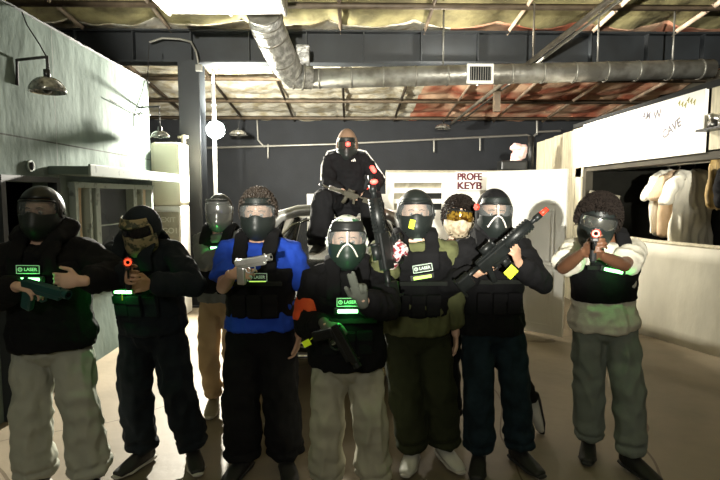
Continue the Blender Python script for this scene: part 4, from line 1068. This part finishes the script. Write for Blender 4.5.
pistol(frame_mat(h+V((.012, -.06, .035)), look(h, (0.02, 0, 1.62)), (0, 0, 1)), 'dark laser pistol with glowing orange muzzle ring aimed by the camouflage masked person', M['gun_black'], M['gun_black'], M['ring_orange'], s=1.0, tagm=M['tag_yellow'])

# 3 behind
Y = 3.76; p = at(221, 213, Y)
P3 = figure('person in tan trousers, grey sleeves and grey visor standing behind the others', p.x, Y, 1.585, -.15, 1.0, 1.0, M['skin_light'],
  head=(.15, .08, 0), handL=dict(t=at(232, 252, Y-.26), d=(1, -.3, .3), curl=.7, n=(0, .6, -1), pole=(-.9, .1, -.6)), handR=dict(t=at(250, 262, Y-.26), d=(-1, -.2, .2), curl=.7, n=(0, .6, -1), pole=(.9, .2, -.6)),
  footL=dict(t=fl(211, 3.78), d=(.1, -1, 0)), footR=dict(t=fl(231, 3.80), d=(.5, -1, 0)), seed=3)
shirt(P3, M['grey_cloth'], 'sweatshirt', bag=.022, hem=-.05, arm=.020, cuff=.02)
trousers(P3, M['tan_trouser'], bag=.008, fold=.012)
shoes(P3, M['tan_plastic'], M['sole_pale'])
vest(P3, M['black_cloth'], .08, .86, .040, label=False, ledpos=.78, lx=.035, pouch=False, glow=.5)
mask(P3, M['visor_grey'], M['visor_grey'], M['visor_grey'], vents=False, top=True, eyes=False)
helmet(P3, M['black_plastic'], 'cap', open_z=.098, low=-.04, r=(.098, .118, .130), ear=False, brim=.02)

# 4 blue shirt
Y = 2.90; p = at(259, 218, Y)
h = at(243, 272, Y-.38)
P4 = figure('curly haired person in a bright blue T-shirt and black mask holding a silver pistol', p.x, Y, 1.60, -.02, 1.08, 1.12, M['skin'],
  head=(.03, .10, 0), handL=dict(t=h+V((-.05, 0, -.01)), d=(.9, -.4, .22), n=(.1, .8, -.35), curl=[.15, .9, 1.0, 1.05], pole=(-.45, .3, -1)), handR=dict(t=at(299, 335, Y-.06), d=(-.1, -.1, -1), n=(-1, 0, 0), curl=.5, pole=(.6, .5, 0)),
  footL=dict(t=fl(240, Y)), footR=dict(t=fl(284, Y)), seed=4)
shirt(P4, M['blue_cloth'], 'tee_shirt', 'short', bag=.028, hem=-.03, arm=.024)
trousers(P4, M['black_cloth'], bag=.034, fold=.014)
shoes(P4, M['shoe_dark'], M['sole_dark'])
vest(P4, M['black_cloth'], .12, .70, .042, label=True, ledpos=.52, lx=.02, pouch=True, led_e=M['led_green'], glow=.08, led=False)
bm = bmesh.new(); box(bm, (0, 0, 0), (.09, .012, .014), .004); xf(bm, Matrix.Translation(P4['front'](.58, .02, .012))); obj('light_strip', bm, M['led_lime'], P4['vest'])
mask(P4, M['mask_black'], M['lens_clear'], M['black_plastic'], top=True)
hair(P4, M['hair_brown'], 'curly', 700, .020, 4, .034)
pistol(frame_mat(h+V((.015, -.05, .030)), (1, -.25, .20), (-.2, -.1, 1)), 'silver laser pistol pointing right in the blue shirted person\'s hand', M['silver'], M['silver'], M['silver'], s=.85)

# 5 centre front
Y = 2.66; p = at(347, 242, Y)
h = at(326, 325, Y-.22); h2 = at(362, 300, Y-.36)
P5 = figure('short person at front centre in khaki trousers, fingers making a V sign', p.x, Y, 1.46, .02, 1.16, 1.15, M['skin_light'],
  head=(0, .02, 0), handL=dict(t=h, d=(.6, -.5, -.5), n=(.2, .5, -.6), curl=.95, pole=(-.45, .35, -1)), handR=dict(t=h2, d=(-.22, -.25, 1), n=(0, -1, -.15), curl=[.04, .04, 1.5, 1.5], pole=(.8, .1, -.8)),
  footL=dict(t=fl(325, Y)), footR=dict(t=fl(374, Y)), seed=5)
shirt(P5, M['black_cloth'], 'sweatshirt', bag=.030, hem=-.17, arm=.026, cuff=.03)
trousers(P5, M['khaki_trouser'], bag=.022, flare=.010, fold=.016)
shoes(P5, M['shoe_dark'], M['sole_pale'])
vest(P5, M['black_cloth'], .02, .70, .042, ledpos=.56, lx=.0, pouch=True, glow=.5)
bm = bmesh.new(); hand_geo(bm, P5['wrR'], P5['dR'], P5['nR'], 1, P5['cuR'], P5['s'], .0035); obj('glove', remesh(bm, .0045, 1), M['dark_glove'], P5['o'])
bm = bmesh.new(); hand_geo(bm, P5['wrL'], P5['dL'], P5['nL'], -1, P5['cuL'], P5['s'], .0035); obj('glove', remesh(bm, .0045, 1), M['dark_glove'], P5['o'])
a_, b_ = P5['shL'].lerp(P5['elL'], .45), P5['shL'].lerp(P5['elL'], .95)
bm = bmesh.new(); tube(bm, [a_, b_], [.078, .080], 18, None, 'flat'); ob = obj('arm_band', remesh(bm, .008, 1, (.006, 10, 10, 1)), M['orange_cloth'], P5['o']); ob['label'] = 'orange arm band'
mask(P5, M['mask_green'], M['lens_clear'], M['black_plastic'], top=True, chevron=M['chevron'])
helmet(P5, M['marble'], r=(.108, .128, .138), low=-.09, open_z=.078, rim=M['black_plastic'])
bm = bmesh.new()
def bp_(u, v): a = (u-.5)*2*1.0; return hp(a, .070+v*.05, .028-.016*v)
grid(bm, bp_, 21, 5); obj('brow_pad', apply_x(solidify(bm, .006), P5['hM']), M['black_plastic'], P5['o'])
pistol(frame_mat(at(334, 336, Y-.32), (.55, -.1, -1.), (.9, -.3, .4)), 'black laser pistol with yellow tag pointed down by the front centre person', M['gun_black'], M['black_plastic'], M['gun_black'], s=1.0, tagm=M['tag_yellow'])

# 6 helmet, rifle upright
Y = 2.95; p = at(415, 219, Y)
h = at(392, 262, Y-.34)
P6 = figure('helmeted person in olive top with yellow tab on the mask, rifle upright', p.x, Y, 1.60, .0, 1.16, 1.08, M['skin_light'],
  head=(-.06, .05, .0), handL=dict(t=h, d=(.3, -.45, .85), n=(.8, .5, 0), curl=1.1, pole=(-.5, .1, -1)), handR=dict(t=at(457, 345, Y), d=(0, -.15, -1), n=(-1, 0, 0), curl=.5, pole=(.6, .6, 0)),
  footL=dict(t=fl(414, 2.98)), footR=dict(t=fl(447, 3.0)), seed=6)
shirt(P6, M['olive_cloth'], 'jacket', bag=.026, hem=-.10, arm=.030, cuff=.03)
trousers(P6, M['dark_olive'], bag=.030, fold=.014)
shoes(P6, M['shoe_white'], M['sole_pale'])
vest(P6, M['black_cloth'], .10, .88, .040, ledpos=.60, lx=.02, rollz=-.16, led_e=M['led_lime'], glow=.05)
bm = bmesh.new(); hand_geo(bm, P6['wrL'], P6['dL'], P6['nL'], -1, P6['cuL'], P6['s'], .004); tube(bm, [P6['wrL'], P6['wrL'].lerp(P6['elL'], .22)], .036, 14); g_ = obj('glove', remesh(bm, .0045, 1), M['red_glove'], P6['o']); g_['label'] = 'red white and black glove'
mk = mask(P6, M['mask_black'], M['lens_clear'], M['black_plastic'], top=True)
bm = bmesh.new(); box(bm, (0, 0, 0), (.034, .006, .056), .003, Matrix.Rotation(-.35, 3, 'Z') @ Matrix.Rotation(.2, 3, 'Y')); xf(bm, P6['hM'] @ Matrix.Translation((-.030, -.150, -.050))); q = obj('tape', bm, M['tag_yellow'], mk); q['label'] = 'yellow tape tab'
bm = bmesh.new(); tube(bm, [P6['hM'] @ V((x_, -.095, -.150)) for x_ in (-.01, .03)], [(.02, .006)]*2, 8); obj('chin_label', bm, M['label_white'], mk)
helmet(P6, M['mask_black'], r=(.112, .132, .140), low=-.085, open_z=.082, rim=M['steel'], brim=.012)
RA = at(393, 290, Y-.42); RB = at(374, 176, Y-.38)
rifle(frame_mat(RB-(RB-RA).normalized()*.37, RB-RA, (-.6, -.8, 0)), 'black laser rifle pointing straight up with a glowing red light at its tip', M['gun_black'], M['gun_black'], s=.72, led=M['led_red'], th=1.45)

# 7 behind with amber goggles
Y = 3.38; p = at(458, 222, Y)
P7 = figure('dark haired person in amber goggles and bone coloured mask', p.x, Y, 1.545, .05, 1.05, 1.0, M['skin_light'],
  head=(-.05, .08, .10), footL=dict(t=fl(452, 3.4)), footR=dict(t=at(531, 408, 3.34), d=(.15, -.1, -1), up=(-1, -.3, 0), pole=(.9, -.3, .2)), handR=dict(t=at(490, 290, 3.25)), seed=7)
shirt(P7, M['navy_cloth'], 'tee_shirt', 'short', bag=.020, hem=-.10, arm=.022)
trousers(P7, M['black_cloth'], bag=.018)
shoes(P7, M['shoe_dark'], M['sole_pale'], 'L'); shoes(P7, M['shoe_white'], M['sole_dark'], 'R', M['shoe_dark'])
mask(P7, M['bone'], M['lens_amber'], M['gun_black'], top=False, eyes=False, jaw=.85)
hair(P7, M['hair_dark'], 'tuft', 520, .012, 7, .045, zmin=.0)

# 8 hood and rifle
Y = 2.98; p = at(493, 216, Y)
h = at(478, 272, Y-.24); h2 = at(518, 262, Y-.30)
P8 = figure('person in black hood and dark jeans holding a rifle diagonally', p.x, Y, 1.60, .03, 1.04, 1.05, M['skin'],
  head=(-.12, .08, .02), handL=dict(t=h, d=(.6, -.4, .5), n=(.1, .9, -.3), curl=1.0, pole=(-.8, .2, -.8)), handR=dict(t=h2, d=(-.3, -.4, .7), n=(-.6, .6, 0), curl=1.0, pole=(.9, .0, -1)),
  footL=dict(t=fl(482, 2.92)), footR=dict(t=fl(524, 2.95)), seed=8)
shirt(P8, M['black_cloth'], 'hooded_top', bag=.024, hem=-.14, arm=.020, cuff=.02)
trousers(P8, M['jeans'], bag=.020, flare=.006, fold=.012)
shoes(P8, M['shoe_dark'], M['sole_dark'])
vest(P8, M['black_cloth'], .10, .84, .040, label=False, led=False)
mask(P8, M['mask_black'], M['lens_clear'], M['black_plastic'], top=True, chevron=M['chevron'])
bm = bmesh.new(); vs = ball(bm, (0, .018, .0), (.108, .128, .150), 40)
bmesh.ops.delete(bm, geom=[v for v in bm.verts if (abs(math.atan2(v.co.x, -v.co.y+.0)) < 1.0 and v.co.z < .09) ], context='VERTS')
obj('hood', apply_x(solidify(bm, .008), P8['hM']), M['black_cloth'], P8['o'])
bm = bmesh.new(); tube(bm, [P8['hM'] @ V((0, .02, -.05)), P8['nb']+V((0, .02, .0)), P8['nb']+V((0, .0, -.06))], [.10, .115, .15], 18); obj('neck_wrap', remesh(bm, .01, 1, (.008, 12, 12, 2)), M['black_cloth'], P8['o'])
bm = bmesh.new(); cyl(bm, (-.112, -.055, .045), (-.128, -.062, .045), .020, None, 14); obj('red_sensor', apply_x(to_mesh(bm), P8['hM']), M['tip_red'], P8['o'])
RA = at(474, 277, Y-.36); RB = at(549, 213, Y-.36)
rifle(frame_mat(RB-(RB-RA).normalized()*.36, RB-RA, (-.6, -.35, .6)), 'black laser rifle with red tip and yellow tag held diagonally before the hooded person', M['gun_black'], M['tip_red'], s=.70, th=1.4)
bm = bmesh.new(); box(bm, (0, 0, 0), (.050, .005, .060), .002, Matrix.Rotation(.75, 3, 'Y')); xf(bm, Matrix.Translation(at(511, 272, Y-.43))); o_ = obj('yellow_tag', bm, M['tag_yellow'], bpy.data.objects[[o.name for o in bpy.data.objects if o.name.startswith('laser_rifle')][-1]])

# 9 right
Y = 3.0; p = at(607, 226, Y)
h = at(585, 251, Y-.40); h2 = at(600, 255, Y-.37)
P9 = figure('person at far right with big curly hair, white T-shirt and grey trousers', p.x, Y, 1.60, -.15, 1.0, 1.02, M['skin_deep'],
  lean=(-.03, -.04), head=(-.22, .22, .20), headC=at(597, 224, Y-.12), handL=dict(t=h, d=(.3, -1, .5), n=(1, .2, -.1), curl=1.0, pole=(-.9, .1, -1.)), handR=dict(t=h2, d=(-.7, -.7, .3), n=(-.4, .5, .0), curl=.95, pole=(1, .1, -.9)),
  footL=dict(t=fl(594, 3.08), d=(-.5, -1, 0)), footR=dict(t=fl(640, 2.85), d=(.3, -1, 0)), seed=9)
shirt(P9, M['white_cloth'], 'tee_shirt', 'short', bag=.030, hem=-.10, arm=.028, fold=.012)
trousers(P9, M['greygreen_trouser'], bag=.022, fold=.012)
shoes(P9, M['shoe_dark'], M['sole_dark'])
vest(P9, M['black_cloth'], .26, .74, .044, label=False, ledpos=.655, lx=-.005, rollz=.2, pouch=False, glow=.5)
mask(P9, M['mask_black'], M['lens_mirror'], M['black_plastic'], top=True, eyes=False)
hair(P9, M['hair_dark'], 'curly', 1700, .036, 9, .040, zmin=-.03, off=(0, .012, .012))
pistol(frame_mat(h+V((.010, -.07, .055)), look(h, (.1, 0, 1.62)), (0, 0, 1)), 'dark laser pistol with red muzzle ring aimed by the curly haired person at right', M['gun_black'], M['gun_black'], M['ring_orange'], s=1.05)

# 10 sitting on the car
Y = 5.02; hp_ = V((at(347, 200, Y).x, Y, 1.535))
HC = at(347, 147, 4.92)
P10 = figure('person in a black track top and tan hood sitting on the car', hp_.x, Y, 1.56, .0, 1.06, 1.0, M['skin_light'], hip=hp_, lean=(0, -.10), headC=HC,
  head=(-.05, .22, 0), handL=dict(t=at(344, 192, 4.66), d=(.9, -.3, -.25), n=(0, .3, -1), curl=.5, pole=(-.9, .4, -.5)), handR=dict(t=at(371, 191, 4.66), d=(-.8, -.3, -.5), n=(0, .3, -1), curl=.5, pole=(.9, .4, -.5)),
  footL=dict(t=at(320, 243, 4.62), pole=(-.15, -.6, 1), d=(-.3, -1, -.1)), footR=dict(t=at(376, 243, 4.62), pole=(.15, -.6, 1), d=(.3, -1, -.1)), seed=10)
shirt(P10, M['black_cloth'], 'track_top', bag=.020, hem=-.06, arm=.016, cuff=.04)
trousers(P10, M['black_cloth'], bag=.034, end=-.02, flare=.01)
shoes(P10, M['shoe_dark'], M['sole_pale'])
mask(P10, M['mask_black'], M['lens_dark'], M['black_plastic'], top=True, eyes=False)
bm = bmesh.new(); vs = ball(bm, (0, .018, .012), (.108, .128, .145), 40)
for v_ in bm.verts:
    if v_.co.z > .1: v_.co.z += (v_.co.z-.1)*.4
bmesh.ops.delete(bm, geom=[v for v in bm.verts if (abs(math.atan2(v.co.x, -v.co.y)) < .95 and v.co.z < .085) or v.co.z < -.13], context='VERTS')
obj('hood', apply_x(solidify(bm, .008), P10['hM']), pm('tan_hood', (.22, .135, .085), .85), P10['o'])
bm = bmesh.new(); ball(bm, (.018, -.132, .045), .026, 14); obj('red_sensor', apply_x(to_mesh(bm), P10['hM']), M['led_red'], P10['o'])
for side, k in ((-1, 'L'), (1, 'R')):
    bm = bmesh.new(); sh_, el_ = P10['sh'+k], P10['el'+k]; o_ = V((side*.075, -.01, .01))
    tube(bm, [P10['nb']+V((side*.08, -.01, .03)), sh_+V((side*.02, -.01, .078)), sh_.lerp(el_, .3)+o_, sh_.lerp(el_, .9)+o_*.95], [(.006, .008)]*4, 6); obj('white_stripe', bm, M['white_paint'], P10['o'])
c_ = P10['spine'](.80)+V((.06, -.150, 0))
bm = bmesh.new()
for i, (dx_, hh) in enumerate(((-.014, .012), (0, .020), (.014, .028))): box(bm, c_+V((dx_, 0, hh/2)), (.009, .003, hh), .001, Matrix.Rotation(-.35, 3, 'Y'))
obj('chest_emblem', bm, M['white_paint'], P10['o'])
bm = bmesh.new(); w_, e_ = P10['wrR'], P10['elR']; tube(bm, [w_, w_.lerp(e_, .12)], .040, 16, None, 'flat'); q = obj('wrist_band', bm, M['tip_red'], P10['o']); q['label'] = 'red wrist band'
bm = bmesh.new(); w_, e_ = P10['shR'], P10['elR']
tube(bm, [w_.lerp(e_, .40)+V((.02, -.075, 0)), w_.lerp(e_, .55)+V((.02, -.075, 0))], .022, 12); q = obj('arm_sensor', bm, M['led_red'], P10['o']); q['label'] = 'glowing red arm light'
rifle(frame_mat(at(350, 196, 4.52), (-1, -.2, .32), (0, -.4, 1)), 'dark laser rifle lying across the lap of the person on the car', pm('dull_tan_plastic', (.06, .055, .038), .6), M['gun_black'], s=.55)
for loc, en in ((P10['hM'] @ V((0, -.19, .05)), .25), (at(383, 176, 4.7), .4), (RB*1+V((0, 0, 0)), 0)):
    if en:
        l_ = bpy.data.lights.new('red_glow', 'POINT'); l_.energy = en; l_.color = (1, .05, .04); l_.shadow_soft_size = .02
        lo_ = bpy.data.objects.new('red_glow', l_); COL.objects.link(lo_); lo_.location = loc

# ------------------------------------------------------------------ lights
def light(kind, name, loc, energy, color, size=.05, target=None, spot=None, blend=.3):
    l = bpy.data.lights.new(name, kind); l.energy = energy; l.color = color; l.shadow_soft_size = size
    o = bpy.data.objects.new(name, l); COL.objects.link(o); o.location = loc
    if target is not None: o.rotation_euler = (V(target)-V(loc)).to_track_quat('-Z', 'Y').to_euler()
    if kind == 'SPOT': l.spot_size = spot; l.spot_blend = blend
    return o
light('SPOT', 'work_light_beam', LP+V((.02, -.06, -.05)), 2500, (1, .95, .82), .06, (-1.45, 2.2, .4), math.radians(122), .35)
light('POINT', 'work_light_glow', LP+V((.04, -.04, -.03)), 110, (1, .95, .82), .06)
light('SPOT', 'work_light_rear', LP+V((.15, .06, .05)), 1900, (1, .95, .80), .06, LP+V((1.0, 2.6, 1.3)), math.radians(150), .3)
light('POINT', 'added_lamp_glow', DL+V((.07, .02, .03)), 100, (1, .90, .76), .05)  # added fill for the right-hand ceiling, source out of sight
light('SPOT', 'added_lamp_beam', DL+V((.06, 0, .02)), 800, (1, .92, .78), .05, (3.4, 6.35, 2.70), math.radians(86), .2)  # added beam that brightens the board and boards at right
FL = V((-.62, -4.5, 1.84)); az, el = math.radians(9.5), math.radians(17)
light('SPOT', 'front_flood', FL, 7500, (1, .96, .84), .05, FL+V((math.sin(az)*math.cos(el), math.cos(az)*math.cos(el), math.sin(el))), math.radians(48), .28)
light('POINT', 'front_fill', (-.5, -3.2, 3.3), 175, (1, .96, .84), .25)  # added weak fill behind the camera, not an actual fixture
SC.world = bpy.data.worlds.new('World'); SC.world.use_nodes = True
SC.world.node_tree.nodes['Background'].inputs[0].default_value = (.02, .02, .02, 1)

cam = bpy.data.cameras.new('camera'); cam.lens = 26; cam.sensor_width = 36
co = bpy.data.objects.new('camera', cam); COL.objects.link(co); co.matrix_world = Matrix.Translation(CAM) @ ROT.to_4x4(); SC.camera = co
vs_ = SC.view_settings; vs_.view_transform = 'Standard'; vs_.look = 'None'; vs_.gamma = 1; vs_.use_curve_mapping = False; vs_.exposure = 0
